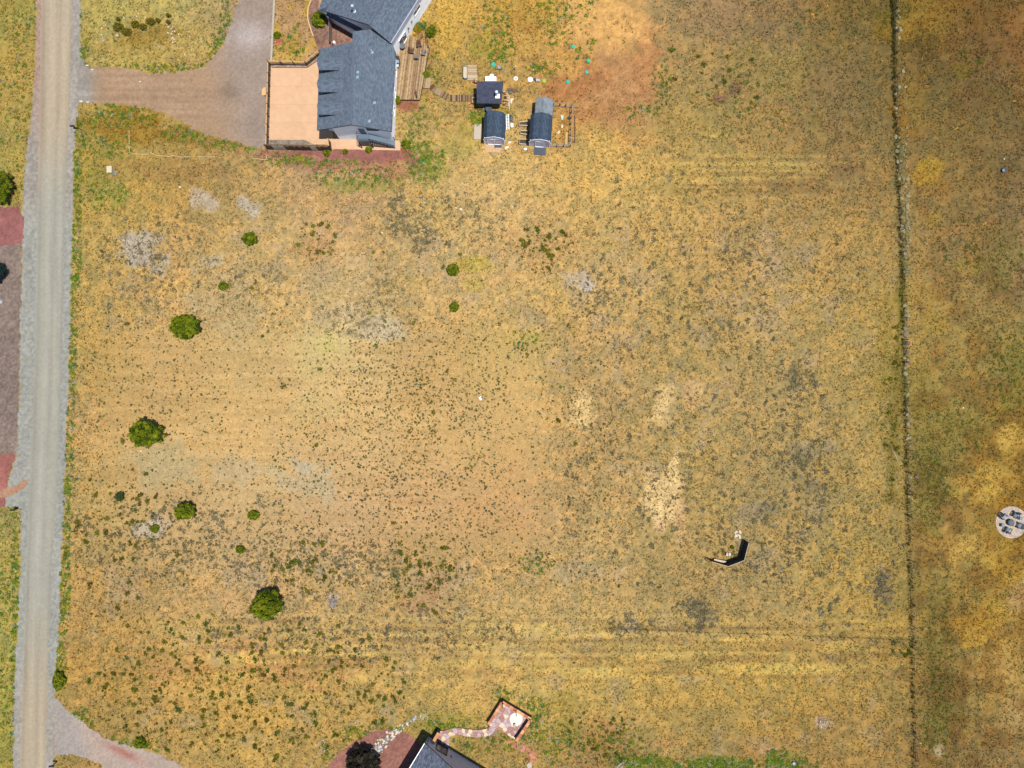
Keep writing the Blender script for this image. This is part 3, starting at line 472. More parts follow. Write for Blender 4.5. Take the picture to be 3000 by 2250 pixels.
def place(zones, rmin, rmax, gap=0):
    X_, Y_, Z_ = [], [], []
    for zi, (cx, cy, rx, ry, n, *sh) in enumerate(zones):
        if sh: qx, qy = RNG.uniform(cx-rx, cx+rx, n), RNG.uniform(cy-ry, cy+ry, n)
        else: a = RNG.uniform(0, 2*np.pi, n); q = RNG.random(n)**.62; qx, qy = cx+rx*q*np.cos(a), cy+ry*q*np.sin(a)
        X_.append(qx); Y_.append(qy); Z_.append(np.full(n, zi))
    px, py, z = np.concatenate(X_), np.concatenate(Y_), np.concatenate(Z_); x, y = W(px, py)
    ok = clear(x, y); x, y, z = x[ok], y[ok], z[ok]
    return x, y, z, RNG.uniform(0, 1, len(x))**1.8*(rmax-rmin)+rmin
# tiny weeds on the bare middle of the lot
zw = [(1000, 1300, 820, 420, 6200, 1), (1150, 1400, 350, 350, 3000), (450, 1150, 260, 160, 350), (1230, 1120, 260, 180, 1600), (1690, 1200, 45, 60, 60), (1950, 1470, 45, 110, 110), (1540, 1030, 60, 40, 80), (1570, 1640, 70, 30, 90)]
x, y, z, r = place(zw, .11, .30); n = len(x)
px, py = x/.05+1500, 1125-y/.05; kp = (px > 225) & (px < 2050) & (fbm(x, y, 2.2, 2, 91) > .22) & (RNG.random(len(x)) < .62); x, y, r = x[kp], y[kp], r[kp]; n = len(x); t = RNG.random((n, 1))
c = np.where(t < .5, lin((112, 116, 58)), np.where(t < .72, lin((74, 106, 82)), np.where(t < .95, lin((126, 116, 56)), lin((84, 94, 116)))))/K*RNG.uniform(.7, 1.3, (n, 1))
scatter('weed_clumps', [bush_tmpl(16, 20+i, .62) for i in range(5)], np.stack([x, y], -1), r*.8, r*.6, c, LEAF, 'tiny dark green weeds dotted over the bare middle of the lot', 'weeds')
# dark speckle of dead clumps everywhere
px, py = uni(28000); x, y = W(px, py); kp = clear(x, y) & (RNG.random(len(x)) < (1-.85*bare_c(px, py))) & (fbm(x, y, 2.6, 3, 95) > .44) & (px > 215) & (RNG.random(len(x)) > 1.0*np.exp(-(((px-1800)/150)**4+((py-230)/110)**4))); x, y = x[kp], y[kp]; n = len(x); t = RNG.random((n, 1))
c = np.where(t < .5, lin((156, 132, 70)), np.where(t < .8, lin((146, 130, 86)), np.where(t < .92, lin((116, 118, 48)), lin((196, 160, 62)))))/K*RNG.uniform(.6, 1.6, (n, 1))
scatter('dead_clumps', [bush_tmpl(10, 40+i, .6) for i in range(7)], np.stack([x, y], -1), .08+.30*RNG.random(n)**2.0, RNG.uniform(.02, .09, n), c, LEAF, 'brown and olive dead clumps speckling the dry grass', 'grass clumps')
# grey sage mounds
zg = [(2330, 1330, 130, 260, 300), (2330, 1110, 60, 70, 70), (2050, 1800, 55, 55, 60), (2020, 1780, 40, 30, 25), (2180, 720, 60, 60, 30), (2200, 800, 80, 60, 40), (2150, 960, 140, 100, 70), (2440, 800, 100, 120, 60), (2590, 1740, 35, 80, 60), (1170, 630, 45, 80, 130), (1235, 690, 50, 60, 90), (1130, 840, 55, 60, 60), (460, 760, 180, 140, 260), (720, 830, 120, 60, 90), (880, 1650, 200, 110, 260), (430, 1570, 240, 120, 300), (640, 1560, 200, 140, 260), (1100, 1660, 130, 80, 160), (1050, 1850, 500, 90, 450), (1900, 1450, 250, 350, 260), (2220, 1620, 160, 100, 180), (1850, 1830, 70, 40, 70), (1950, 700, 250, 300, 260), (1750, 860, 90, 110, 120), (1080, 940, 140, 60, 120), (2450, 1600, 200, 250, 260), (2100, 1200, 350, 400, 300), (1350, 640, 140, 80, 140)]
x, y, z, r = place(zg, .16, .50); n = len(x); t = RNG.random((n, 1))
c = np.where(t < .5, lin((134, 126, 88)), np.where(t < .88, lin((144, 134, 104)), lin((170, 158, 130))))/K*RNG.uniform(.75, 1.25, (n, 1))
scatter('sage_mounds', [bush_tmpl(22, 60+i, .42, nb=7) for i in range(6)], np.stack([x, y], -1), r, r*.6, c, LEAF, 'low grey green sage mounds in drifts across the lot', 'sagebrush')
# green weeds along road, beds and at the lower edge
zn = [(222, 250, 12, 130, 70, 1), (228, 120, 12, 120, 90, 1), (224, 640, 14, 200, 260, 1), (214, 950, 12, 150, 200, 1), (206, 1250, 14, 200, 260, 1), (192, 1600, 14, 200, 320, 1), (178, 1880, 18, 90, 160, 1), (48, 1850, 14, 380, 300, 1), (30, 1800, 40, 340, 220, 1), (55, 300, 55, 280, 260, 1), (230, 2110, 50, 40, 120), (330, 2180, 60, 22, 80), (430, 2185, 50, 20, 60),
      (450, 200, 190, 16, 160), (640, 140, 34, 60, 110), (660, 60, 20, 70, 60), (250, 170, 20, 60, 60), (360, 340, 100, 40, 200), (560, 390, 90, 26, 150), (680, 425, 90, 20, 120), (330, 430, 60, 40, 80), (250, 400, 40, 50, 90), (900, 475, 170, 16, 160), (1080, 520, 190, 26, 260), (1250, 470, 60, 60, 220), (860, 460, 60, 20, 90), (1210, 400, 50, 60, 90), (850, 120, 45, 70, 60), (800, 60, 8, 110, 40, 1),
      (1470, 150, 40, 60, 140), (1440, 60, 60, 60, 100), (1620, 60, 60, 80, 120), (1700, 140, 50, 60, 60), (1600, 200, 60, 20, 60), (1400, 340, 24, 30, 120), (1270, 210, 20, 60, 40), (1940, 240, 30, 90, 90), (1880, 330, 60, 20, 30), (1700, 20, 60, 60, 60), (1260, 95, 30, 30, 30), (1245, 330, 60, 40, 50),
      (1880, 2232, 90, 24, 240), (1990, 2240, 50, 16, 100), (2120, 2240, 110, 22, 300), (2275, 2225, 40, 30, 110), (2340, 2240, 60, 18, 60), (1800, 2170, 90, 50, 160), (1420, 2170, 130, 40, 160), (1300, 2125, 60, 20, 90), (1570, 2110, 40, 70, 160), (1640, 2180, 80, 60, 120), (1090, 2150, 110, 30, 200), (1480, 2040, 60, 30, 40), (960, 2200, 20, 40, 40),
      (1540, 1000, 60, 40, 50), (1570, 1650, 60, 30, 60), (1390, 1340, 40, 60, 16), (300, 560, 80, 60, 80), (2770, 1280, 120, 80, 90), (2720, 1420, 60, 120, 160), (2740, 2000, 60, 240, 220), (2950, 1100, 60, 150, 140), (2860, 750, 150, 120, 160), (2830, 200, 60, 50, 50), (2200, 300, 160, 120, 140), (2480, 60, 160, 60, 90)]
x, y, z, r = place(zn, .12, .42); n = len(x); t = RNG.random((n, 1))
px, py = x/.05+1500, 1125-y/.05
dull = np.clip((px > 2400)*.7+(px > 1900)*(py < 1000)*.5, 0, .8)[:, None]
c = np.where(t < .45, lin((108, 144, 36)), np.where(t < .7, lin((146, 164, 52)), np.where(t < .85, lin((66, 130, 80)), np.where(t < .95, lin((176, 160, 40)), lin((190, 186, 160))))))/K*RNG.uniform(.75, 1.25, (n, 1))
c = c*(1-dull)+dull*lin((116, 110, 48))/K
scatter('green_weeds', [bush_tmpl(20, 80+i, .42, nb=6) for i in range(6)], np.stack([x, y], -1), r, r*.55, c, LEAF, 'green weeds along the road edge, beds and lower edge', 'weeds')
# olive shrubs: each countable one in view its own object, the smallest rest one mass
zo = [((720, 2010, 470, 220, 620), 'small olive shrub in the dense scatter at the lower left of the lot', 'olive shrubs at the lower left of the lot'),
      ((1250, 1690, 110, 110, 110), 'dark olive shrub in the clump right of the lone round juniper low in the lot', 'olive shrubs in the clump below the middle of the lot'),
      ((890, 1660, 110, 90, 80), 'dark olive shrub among grey sage just right above the lowest big juniper', 'olive shrubs beside the lowest big juniper'),
      ((1600, 730, 90, 75, 95), 'dark olive shrub in the patch below the two barn sheds', 'olive shrubs in the patch below the barn sheds'),
      ((930, 710, 60, 70, 45), 'brownish olive shrub in the small patch below the patio of the house', 'olive shrubs in the patch below the house'),
      ((2070, 230, 180, 120, 45), 'small olive shrub on the rough grass right of the bare brown dirt', 'olive shrubs right of the bare dirt'),
      ((2612, 1180, 30, 300, 45), 'dark olive shrub hugging the left side of the wire fence', 'olive shrubs left of the wire fence'),
      ((1760, 2160, 140, 80, 75), 'small olive shrub on reddish soil right of the stone patio', 'olive shrubs right of the stone patio'),
      ((2640, 1900, 40, 30, 16), 'olive shrub bunched just below the fence corner', 'olive shrubs below the fence corner'),
      ((360, 1600, 170, 240, 140), 'small olive shrub on the strip between road and junipers', 'olive shrubs between road and junipers'),
      ((1100, 1150, 850, 480, 110), 'lone small olive shrub', 'lone olive shrubs on the open lot')]
x, y, z, r = place([q[0] for q in zo], .20, .48); n = len(x)
order = np.argsort(-r); BT = [bush_tmpl(70, 100+i, .30, nb=8, hz=.9) for i in range(8)]
pal = [(122, 122, 32), (140, 138, 36), (108, 100, 30), (92, 116, 36)]
shr = []
for i, (v, f, b) in enumerate(BT):
    me_o = np_mesh('olive_shrub', v, f, LEAF, np.clip(lin(pal[i % 4])/K*b[:, None], .003, .8)); shr.append(me_o)
cnt = 0
for q in order[:298]:
    k = random.randrange(8)
    o = shr[k] if not shr[k].get('used') else shr[k].copy()
    if o.name not in COL.objects: COL.objects.link(o)
    shr[k]['used'] = 1
    o.location = (x[q], y[q], 0); o.scale = (r[q]*1.1, r[q]*random.uniform(.9, 1.25), r[q]*.95); o.rotation_euler = (0, 0, random.uniform(0, 6.28))
    lb, gp_ = zo[z[q]][1], zo[z[q]][2]; qx, qy = x[q]/.05+1500, 1125-y[q]/.05
    if z[q] == 0:
        k2 = ('directly above the side driveway' if qx < 520 and qy > 2050 else 'beside the gravel road near the bottom' if qx < 420 else 'just below the lowest big juniper' if qy < 1920 and qx < 900 else 'right of the mowing tracks, above the red mulch bed' if qx > 900 and qy < 2060 else 'close left and above the red mulch bed' if qx > 800 else 'halfway between the lowest big juniper and the bottom edge')
        lb, gp_ = 'small olive shrub in the scatter '+k2, 'olive shrubs '+k2
    elif z[q] in (9, 10) :
        k2 = ('above the widest juniper level' if qy < 1250 else 'level with the medium juniper' if qy < 1560 else 'left of the lowest big juniper') if z[q] == 9 else ('in the left half of the bare middle' if qx < 1100 else 'right of the bare middle')
        lb = lb+', '+k2
    tag(o, lb, 'shrub', gp_)
for o in list(COL.objects):
    if 'used' in o.keys(): del o['used']
rest = order[298:]; n = len(rest); t = RNG.integers(4, size=n); c = np.array([lin(pal[i])/K for i in t])*RNG.uniform(.8, 1.2, (n, 1))
scatter('small_shrubs', [bush_tmpl(34, 120+i, .36) for i in range(5)], np.stack([x[rest], y[rest]], -1), r[rest]*1.05, r[rest]*.85, c, LEAF, 'smallest olive shrubs mixed among the larger ones', 'shrubs')
# ------------------------------------------------------------------ trees
def crown(c, rx, ry, hz, n, leaf, pal, seed, base=.3, nb=70):
    r = np.random.default_rng(seed); V_, C_ = [], []
    B = []
    for i in range(nb):
        a = r.uniform(0, 2*math.pi); q = r.random()**.5; rr = 1+.07*math.sin(3*a+seed)+.05*math.sin(5*a+2*seed)
        bx, by = q*math.cos(a)*rr, q*math.sin(a)*rr; top = math.sqrt(max(0, 1-min(1, q*q*.85))); B.append((bx, by, r.uniform(.15, .9)*top if i % 3 else top*.92, r.uniform(.10, .22)))
    for i in range(50):
        a = i*2.4; q = (i/50)**.5*.86; B.append((q*math.cos(a), q*math.sin(a), .62*math.sqrt(1-q*q*.9), .2))
    per = n//nb
    for bx, by, bz, br in B:
        d = r.normal(size=(per, 3)); d /= np.linalg.norm(d, axis=1)[:, None]; d[:, 2] = np.where(d[:, 2] < -.3, -d[:, 2], d[:, 2])
        p = np.array([bx, by, bz])+d*br*np.array([1, 1, 1.1])*r.uniform(.55, 1.05, (per, 1))
        p = p*np.array([rx, ry, hz-base])+np.array([0, 0, base])
        nr = d+r.normal(size=(per, 3))*.45+np.array([0, 0, .3]); nr /= np.linalg.norm(nr, axis=1)[:, None]
        t1 = np.cross(nr, r.normal(size=(per, 3))); t1 /= np.linalg.norm(t1, axis=1)[:, None]; t2 = np.cross(nr, t1); s = leaf*r.uniform(.6, 1.4, (per, 1))
        V_.append(np.stack([p-t1*s*.5, p+t1*s*.5, p+t2*s], 1).reshape(-1, 3)); k = r.uniform(.8, 1.2)*r.uniform(.7, 1.3, (per, 1)); cc = np.array(pal[r.integers(len(pal))])*k
        C_.append(np.repeat(cc, 3, 0))
    v = np.concatenate(V_)+np.array([c[0], c[1], 0]); v[:, 2] = np.maximum(v[:, 2], .03)
    return v, np.arange(len(v)).reshape(-1, 3), np.clip(np.concatenate(C_), .002, .8)
bark = mat('bark', (.10, .07, .05), .9, 8, .35, .4)
GP = [tuple(lin((144, 156, 26))/K), tuple(lin((118, 136, 26))/K), tuple(lin((90, 112, 28))/K), tuple(lin((160, 166, 40))/K)]
def tree(px, py, rpx, h, label, name='juniper_tree', pal=GP, sy=1.0, seed=0, dens=1.0, group=None, cat='tree', leaf=.17):
    b = G(px, py, h*.55); b.z = 0; rr = rpx*.05*(H-h*.5)/H; o = thing(name, b, label, cat, group)
    v, f, c = crown(b, rr, rr*sy, h, int((1500*rr*rr*.9+700)*dens), leaf, pal, seed, base=.2*h if h > 1.2 else .05)
    cr = np_mesh('crown', v, f, JUN, c, o)
    m = MB(); m.tube([b+Vector((0, 0, -.05)), b+Vector((.05, .03, h*.3)), b+Vector((-.05, .1, h*.7))], [rr*.09, rr*.07, rr*.03], 7)
    for i in range(5):
        a = i*1.3+seed; m.tube([b+Vector((0, 0, h*.15+.05*i)), b+Vector((math.cos(a)*rr*.4, math.sin(a)*rr*.4*sy, h*.4)), b+Vector((math.cos(a)*rr*.75, math.sin(a)*rr*.75*sy, h*.5))], [rr*.05, rr*.03, rr*.012], 5)
    m.build('trunk', bark, o, True); return o
tree(540, 958, 43, 2.4, 'dense round juniper, highest of the big ones left of centre, nearest the road', seed=1, sy=.82, dens=1.2)
tree(424, 1270, 46, 3.2, 'widest dark green juniper standing alone close to the gravel road', seed=2, sy=.84, dens=1.2)
tree(541, 1498, 29, 2.6, 'medium juniper below the widest one, with a dark upper side', seed=3, sy=.80)
tree(781, 1776, 42, 3.8, 'tall bright green juniper, lowest of the big ones, with black shade on its upper side', seed=4, sy=1.0, dens=1.1)
tree(730, 699, 21, 1.7, 'small bright juniper just below the end of the driveway garden', seed=5, sy=.85)
tree(1328, 790, 18, 1.5, 'small ragged juniper with a yellow weedy patch right of it', seed=6, sy=.9)
tree(1331, 899, 13, 1.2, 'small round yellow green juniper below the ragged one', seed=7, sy=.95)
tree(653, 838, 13, .8, 'little bright green bush between two junipers left of centre', 'juniper_bush', seed=8, sy=.8, cat='bush')
tree(742, 1510, 16, .9, 'small spreading green bush right of the medium juniper', 'juniper_bush', seed=9, sy=.75, cat='bush')
tree(703, 1611, 12, .9, 'small green and yellow bush above the lowest big juniper', 'juniper_bush', seed=10, sy=.8, cat='bush')
tree(349, 1455, 12, .8, 'dark grey green bush near the road left of the medium juniper', 'juniper_bush', [tuple(lin((88, 104, 60))/K)], seed=11, cat='bush')
tree(452, 1550, 11, .7, 'small dark bush on pale stubble below left of the medium juniper', 'juniper_bush', seed=12, cat='bush')
tree(-2, 545, 32, 2.6, 'dense green bush cut by the left edge above the red apron', 'juniper_bush', seed=13, sy=1.6, cat='bush')
tree(-12, 797, 24, 1.8, 'dark blue green bush at the left edge on brown gravel', 'juniper_bush', [tuple(lin((40, 62, 62))/K)], seed=14, sy=1.2, cat='bush')
tree(1064, 2236, 46, 3.0, 'dark brown leaved tree at the bottom edge over white river rocks', 'ornamental_tree', [tuple(lin((62, 56, 44))/K), tuple(lin((48, 48, 40))/K), tuple(lin((84, 76, 60))/K)], seed=15, sy=.85)
tree(932, 56, 20, 1.2, 'spiky bright green shrub on mulch beside the upper house', 'spreading_shrub', seed=16, sy=1.1, cat='shrub')
tree(1262, 92, 14, .9, 'round green shrub right of the timber deck', 'garden_shrub', seed=17, cat='shrub')
tree(1189, 422, 12, .8, 'round green shrub right of the tan strip below the deck', 'garden_shrub', seed=18, cat='shrub')
tree(1247, 218, 9, .6, 'small leafy green shrub at the right edge of the timber deck', 'garden_shrub', seed=19, cat='shrub')
tree(1080, 438, 8, .6, 'small green shrub in front of the outside stair', 'garden_shrub', seed=20, cat='shrub')
tree(1011, 444, 6, .4, 'smallest round shrub in the red border below the white gable wall', 'garden_shrub', seed=21, cat='shrub')
tree(957, 446, 8, .6, 'yellow green shrub below the lower right corner of the patio fence', 'garden_shrub', seed=22, sy=1.5, cat='shrub')
tree(1162, 293, 10, .8, 'dark green shrub at the lower left corner of the timber deck', 'garden_shrub', seed=23, cat='shrub')
tree(1222, 80, 13, .5, 'yellow low shrub between the white wall and the timber deck', 'flowering_shrub', [tuple(lin((196, 170, 40))/K)], seed=24, cat='shrub')
tree(812, 102, 9, .5, 'small green shrub beside the brick ring at the driveway kerb', 'garden_shrub', seed=25, cat='shrub')
tree(1231, 76, 14, .5, 'pale green leafy shrub against the long white wall', 'leafy_shrub', [tuple(lin((130, 160, 90))/K)], seed=26, sy=.7, cat='shrub')
tree(171, 1995, 17, 1.0, 'dense green bush on the kerb above the side driveway mouth', 'roadside_bush', seed=27, sy=1.6, cat='bush')
tree(408, 2178, 15, .9, 'rounded green bush on the upper edge of the side driveway', 'roadside_bush', seed=28, cat='bush')
for i, (a, b, s_) in enumerate([(345, 78, 20), (395, 70, 16), (440, 62, 17), (370, 92, 18), (418, 78, 14), (345, 55, 7), (462, 58, 8), (492, 44, 7), (492, 64, 7)]):
    tree(a, b, s_*.8, .7, ['largest olive shrub on the stone ringed mound, left end', 'second olive shrub of the mound, upright, top middle', 'feathery olive shrub toward the right of the mound', 'broad olive shrub at the centre of the mound', 'low olive shrub right of centre on the mound', 'tiny round shrub above the left end of the mound', 'tiny shrub above the feathery one of the mound', 'topmost tiny shrub at the right of the mound', 'small shrub by the stones at the right rim of the mound'][i], 'mound_shrub', [tuple(lin((134, 130, 40))/K), tuple(lin((156, 136, 48))/K)], seed=40+i, sy=.8, group='olive shrubs on the mound', cat='shrub', dens=.25, leaf=.13)
pxf, pyf = RNG.uniform(-1, 1, 900), 2260*RNG.random(900)**1.8; fxx = np.interp(pyf, [0, 300, 540, 800, 1000, 1400, 1880, 2260], [2618, 2622, 2632, 2643, 2647, 2657, 2671, 2676])+pxf*np.abs(pxf)*9; x, y = W(fxx, pyf); n = len(x); t = RNG.random((n, 1))
c = np.where(t < .6, lin((92, 84, 34)), lin((110, 104, 40)))/K*RNG.uniform(.7, 1.3, (n, 1))
scatter('fence_weeds', [bush_tmpl(14, 160+i, .5) for i in range(5)], np.stack([x, y], -1), RNG.uniform(.1, .3, n), RNG.uniform(.15, .4, n), c, LEAF, 'dark olive weeds grown up along the foot of the long wire fence', 'weeds')
o = thing('dead_shrub', G(976, 1765), 'pale grey leafless shrub right of the lowest big juniper', 'shrub'); m = MB()
for i in range(60):
    a = random.uniform(0, 6.28); q = random.uniform(.3, .8); m.beam(G(976, 1765), G(976, 1765)+Vector((math.cos(a)*q, math.sin(a)*q, random.uniform(.1, .55))), .035)
m.build('branches', mat('dead_twig', alb(186, 178, 176), .9, 8, .2), o)
# ------------------------------------------------------------------ buildings
cap_b = mat('ridge_shingle', alb(104, 116, 132), .9, 5, .15); cap_s = mat('ridge_shingle_blue', alb(66, 80, 98), .9, 5, .15)
def roof_plane(pts, eave_a, eave_b, m, parent, name='roof', th=.14):
    pts = [Vector(p) for p in pts]; n = len(pts); d = (Vector(eave_b)-Vector(eave_a)).normalized()
    nr = Vector((0, 0, 0))
    for i in range(n): nr += pts[i].cross(pts[(i+1) % n])
    nr.normalize()
    if nr.z < 0: pts = pts[::-1]; nr = -nr
    up = nr.cross(d)
    if up.z < 0: up = -up
    allp = pts+[p-Vector((0, 0, th)) for p in pts]
    uv = [((p-Vector(eave_a)).dot(d)+50, (p-Vector(eave_a)).dot(up)+50) for p in allp]
    f = [list(range(n)), list(range(n, 2*n))[::-1]]+[[(i+1) % n, i, n+i, n+(i+1) % n] for i in range(n)]
    fn = sub if parent is not None and parent.type == 'MESH' else mesh
    return fn(name, allp, f, m, parent, uvs=uv)
def onplane(px, py, p0, p1, p2):
    n = (Vector(p1)-Vector(p0)).cross(Vector(p2)-Vector(p0)); o = Vector((0, 0, H)); d = G(px, py)-o
    return o+d*((Vector(p0)-o).dot(n)/d.dot(n))
def wallq(a, b, z0, za, zb=None, mid=None, t=.15):   # wall from a to b (xy) with sloping or gabled head; mid=(fraction, z)
    zb = za if zb is None else zb; a, b = Vector((a[0], a[1], 0)), Vector((b[0], b[1], 0)); d = (b-a); nrm = Vector((d.y, -d.x, 0)).normalized()
    pts = [a+Vector((0, 0, z0)), b+Vector((0, 0, z0)), b+Vector((0, 0, zb))]+([a.lerp(b, mid[0])+Vector((0, 0, mid[1]))] if mid else [])+[a+Vector((0, 0, za))]
    n = len(pts); back = [p-nrm*t for p in pts]
    return pts+back, [list(range(n)), list(range(n, 2*n))[::-1]]+[[(i+1) % n, i, n+i, n+(i+1) % n] for i in range(n)]
def wpt(a, b, f, z, out=0.0):
    a, b = Vector((a[0], a[1], 0)), Vector((b[0], b[1], 0)); d = b-a; nrm = Vector((d.y, -d.x, 0)).normalized()
    p = a+d.normalized()*f+nrm*out; p.z = z; return p
def window(parent, a, b, f0, f1, z0, z1, frame=None, mull=1, name='window', out=.0):
    m = MB(); fr = frame or trim; w_ = .09
    for p, q in (((f0, z0), (f1, z0)), ((f0, z1), (f1, z1)), ((f0, z0), (f0, z1)), ((f1, z0), (f1, z1))):
        m.beam(wpt(a, b, p[0], p[1], .04+out), wpt(a, b, q[0], q[1], .04+out), w_)
    for k in range(mull):
        f = f0+(f1-f0)*(k+1)/(mull+1); m.beam(wpt(a, b, f, z0, .03+out), wpt(a, b, f, z1, .03+out), .05)
    W_ = m.build(name, fr, parent)
    g = MB(); q = [wpt(a, b, f0, z0, .012+out), wpt(a, b, f1, z0, .012+out), wpt(a, b, f1, z1, .012+out), wpt(a, b, f0, z1, .012+out)]
    g.add(q, [[0, 1, 2, 3]]); sub('pane', g.v, g.f, glass, W_); return W_
dkw = siding_mat('dark_siding_and_shade', (.05, .045, .05), .2, 'X')
# --- house with three dormers
HN = thing('house', G(1040, 300), 'grey roofed white house with three dormers facing the tan patio', 'house')
ZE, ZR = 4.7, 7.0
S1, SE_, NE_, NW_ = G(930, 381, ZE), G(1146, 385, ZE), G(1158, 152, ZE), G(937, 143, ZE); RS, RN = G(1029, 365, ZR), G(1036, 123, ZR)
RN2 = onplane(1037, 92, RS, SE_, NE_)
roof_plane([RS, SE_, NE_, onplane(1150, 128, RS, SE_, NE_), onplane(1100, 84, RS, SE_, NE_), RN2], SE_, NE_, shing, HN)
LRp = roof_plane([S1, RS, RN2, onplane(1036, 122, S1, RS, NW_), NW_], S1, NW_, shing, HN)
m = MB(); m.beam(RS+Vector((0, 0, .03)), RN2+Vector((0, 0, .03)), .3, .05); m.build('ridge_cap', cap_b, HN)
m = MB()
for a, b in ((S1, RS), (RS, SE_)): m.beam(a+Vector((0, -.02, -.08)), b+Vector((0, -.02, -.08)), .05, .2)
m.beam(SE_+Vector((.03, 0, -.08)), NE_+Vector((.03, 0, -.08)), .1, .14); m.beam(S1+Vector((-.03, 0, -.08)), NW_+Vector((-.03, 0, -.08)), .1, .14)
m.build('fascia', dark_trim, HN)
wa = Vector((S1.x+1.95, S1.y+.35, 0)); wb = Vector((SE_.x-.35, SE_.y+.35, 0)); wc = Vector((NE_.x-.35, NE_.y+.3, 0)); wd = Vector((NW_.x+.5, NW_.y-.1, 0)); wa2 = Vector((S1.x+.5, S1.y+1.6, 0)); wa3 = Vector((S1.x+1.95, S1.y+1.6, 0))
fr = (RS.x-wa.x)/(wb.x-wa.x)
for a, b, z, zb, mid in ((wa, wb, ZE+.75, ZE+.05, (fr, ZR-.12)), (wb, wc, ZE+.05, None, None), (wd, wa2, ZE+.1, None, None), (wa2, wa3, ZE+.1, ZE+.75, None), (wa3, wa, ZE+.75, None, None)):
    v, f = wallq(a, b, 0, z, zb, mid); mesh('wall', v, f, white_siding, HN)
window(HN, wa, wb, 3.0, 4.3, 1.5, 2.3); window(HN, wa, wb, 4.9, 6.5, 4.1, 5.1, dark_trim, 1)
dr = MB(); dr.add(*[[wpt(wa, wb, 3.6, 2.75, .03), wpt(wa, wb, 4.6, 2.75, .03), wpt(wa, wb, 4.6, 4.85, .03), wpt(wa, wb, 3.6, 4.85, .03)], [[0, 1, 2, 3]]]); 
dm = MB()
for p, q in (((3.6, 2.75), (3.6, 4.85)), ((4.6, 2.75), (4.6, 4.85)), ((3.6, 4.85), (4.6, 4.85))): dm.beam(wpt(wa, wb, p[0], p[1], .05), wpt(wa, wb, q[0], q[1], .05), .1)
D_ = dm.build('door', trim, HN); sub('pane', dr.v, dr.f, glass, D_)
window(HN, wb, wc, 8.6, 9.6, 1.4, 2.6); window(HN, wb, wc, 3.0, 4.2, 1.2, 2.4); window(HN, wb, wc, 5.6, 6.8, 1.2, 2.4)
# dormers
for i, yd in enumerate((44.16, 41.13, 38.02)):
    hr, he, hw = 6.66, 6.14, 1.0; xf = -26.72+.006*i; dn = MB()
    sl_ = (ZR-ZE)/(RS.x-S1.x); xr = lambda z: S1.x+(z-ZE)/sl_+.25
    D = roof_plane([(xf, yd, hr), (xr(hr), yd, hr), (xr(he), yd-hw, he), (xf+.12, yd-hw, he)], (xf, yd-hw, he), (xr(he), yd-hw, he), shing, HN, 'dormer', .1)
    roof_plane([(xf, yd, hr), (xf+.12, yd+hw, he), (xr(he), yd+hw, he), (xr(hr), yd, hr)], (xf, yd+hw, he), (xr(he), yd+hw, he), shing, D, 'roof', .1)
    cz = MB(); x0 = xf+.35; zb = ZE+(x0-S1.x)*sl_-.02
    cz.add([(x0, yd-hw+.1, zb), (x0, yd+hw-.1, zb), (x0, yd+hw-.1, he), (x0, yd, hr-.1), (x0, yd-hw+.1, he)], [[0, 1, 2, 3, 4]])
    sub('wall', cz.v, cz.f, white_siding, D)
    for s in (-1, 1): cz = MB(); cz.add([(x0, yd+s*(hw-.16), zb), (xr(he), yd+s*(hw-.16), he-.02), (x0, yd+s*(hw-.16), he-.02)], [[0, 1, 2]]); sub('cheek_wall', cz.v, cz.f, dkw, D)  # cheeks coloured dark, painting in the shade below the dormer eaves
    g_ = MB(); g_.beam((x0-.03, yd-.4, zb+.75), (x0-.03, yd+.4, zb+.75), .06, .8); sub('window', g_.v, g_.f, glass, D)
for px, py, h in ((1090, 154, 5.9), (1048, 212, 6.75), (1047, 226, 6.75), (1097, 301, 5.7), (1082, 355, 6.0)):
    p = onplane(px, py, RS, SE_, NE_); m = MB(); m.box(p, .34, .34, p.z-.05, p.z+.09, .0); v_ = m.build('roof_vent', mat('pale_vent', alb(170, 205, 225), .5, 6, .1), HN)
    c_ = MB(); c_.cyl((p.x-.04, p.y+.04), .085, p.z+.06, p.z+(.55 if py < 200 else .24), 10); sub('pipe', c_.v, c_.f, metal if py < 200 else grey_p, v_)
# outside stair
ST = thing('outside_stair', G(1100, 420), 'dark metal outside stair with landing rising along the white gable wall', 'stair')
L0 = [G(1026, 388, 2.7), G(1059, 389, 2.7), G(1059, 411, 2.7), G(1026, 411, 2.7)]
L0 = [Vector((wpt(wa, wb, 3.3, 2.7, .06).x, wa.y-.06, 2.7)), Vector((wpt(wa, wb, 4.95, 2.7).x, wa.y-.06, 2.7)), Vector((wpt(wa, wb, 4.95, 2.7).x, wa.y-1.25, 2.7)), Vector((wpt(wa, wb, 3.3, 2.7).x, wa.y-1.25, 2.7))]
m = MB(); m.slab(L0, .12); m.build('landing', mat('deck_grey', alb(110, 128, 146), .6, 10, .15), ST)
sa = L0[1].copy(); se = Vector((wb.x+.1, sa.y-.05, .15)); wst = L0[2].y-L0[1].y; NS = 14
tread_m = mat('tread_grey', alb(122, 140, 156), .6, 10, .12); tm_ = None
for i in range(NS):
    p = sa.lerp(se, (i+.6)/NS); m = MB(); m.box((p.x, p.y+wst/2), .22, abs(wst)-.08, p.z-.05, p.z, 0); m.build('tread', tread_m, ST)
for k in (0, 1):
    m = MB(); m.beam(sa+Vector((0, k*wst, -.05)), se+Vector((0, k*wst, -.05)), .06, .25); m.build('stringer', black, ST)
rl = MB()
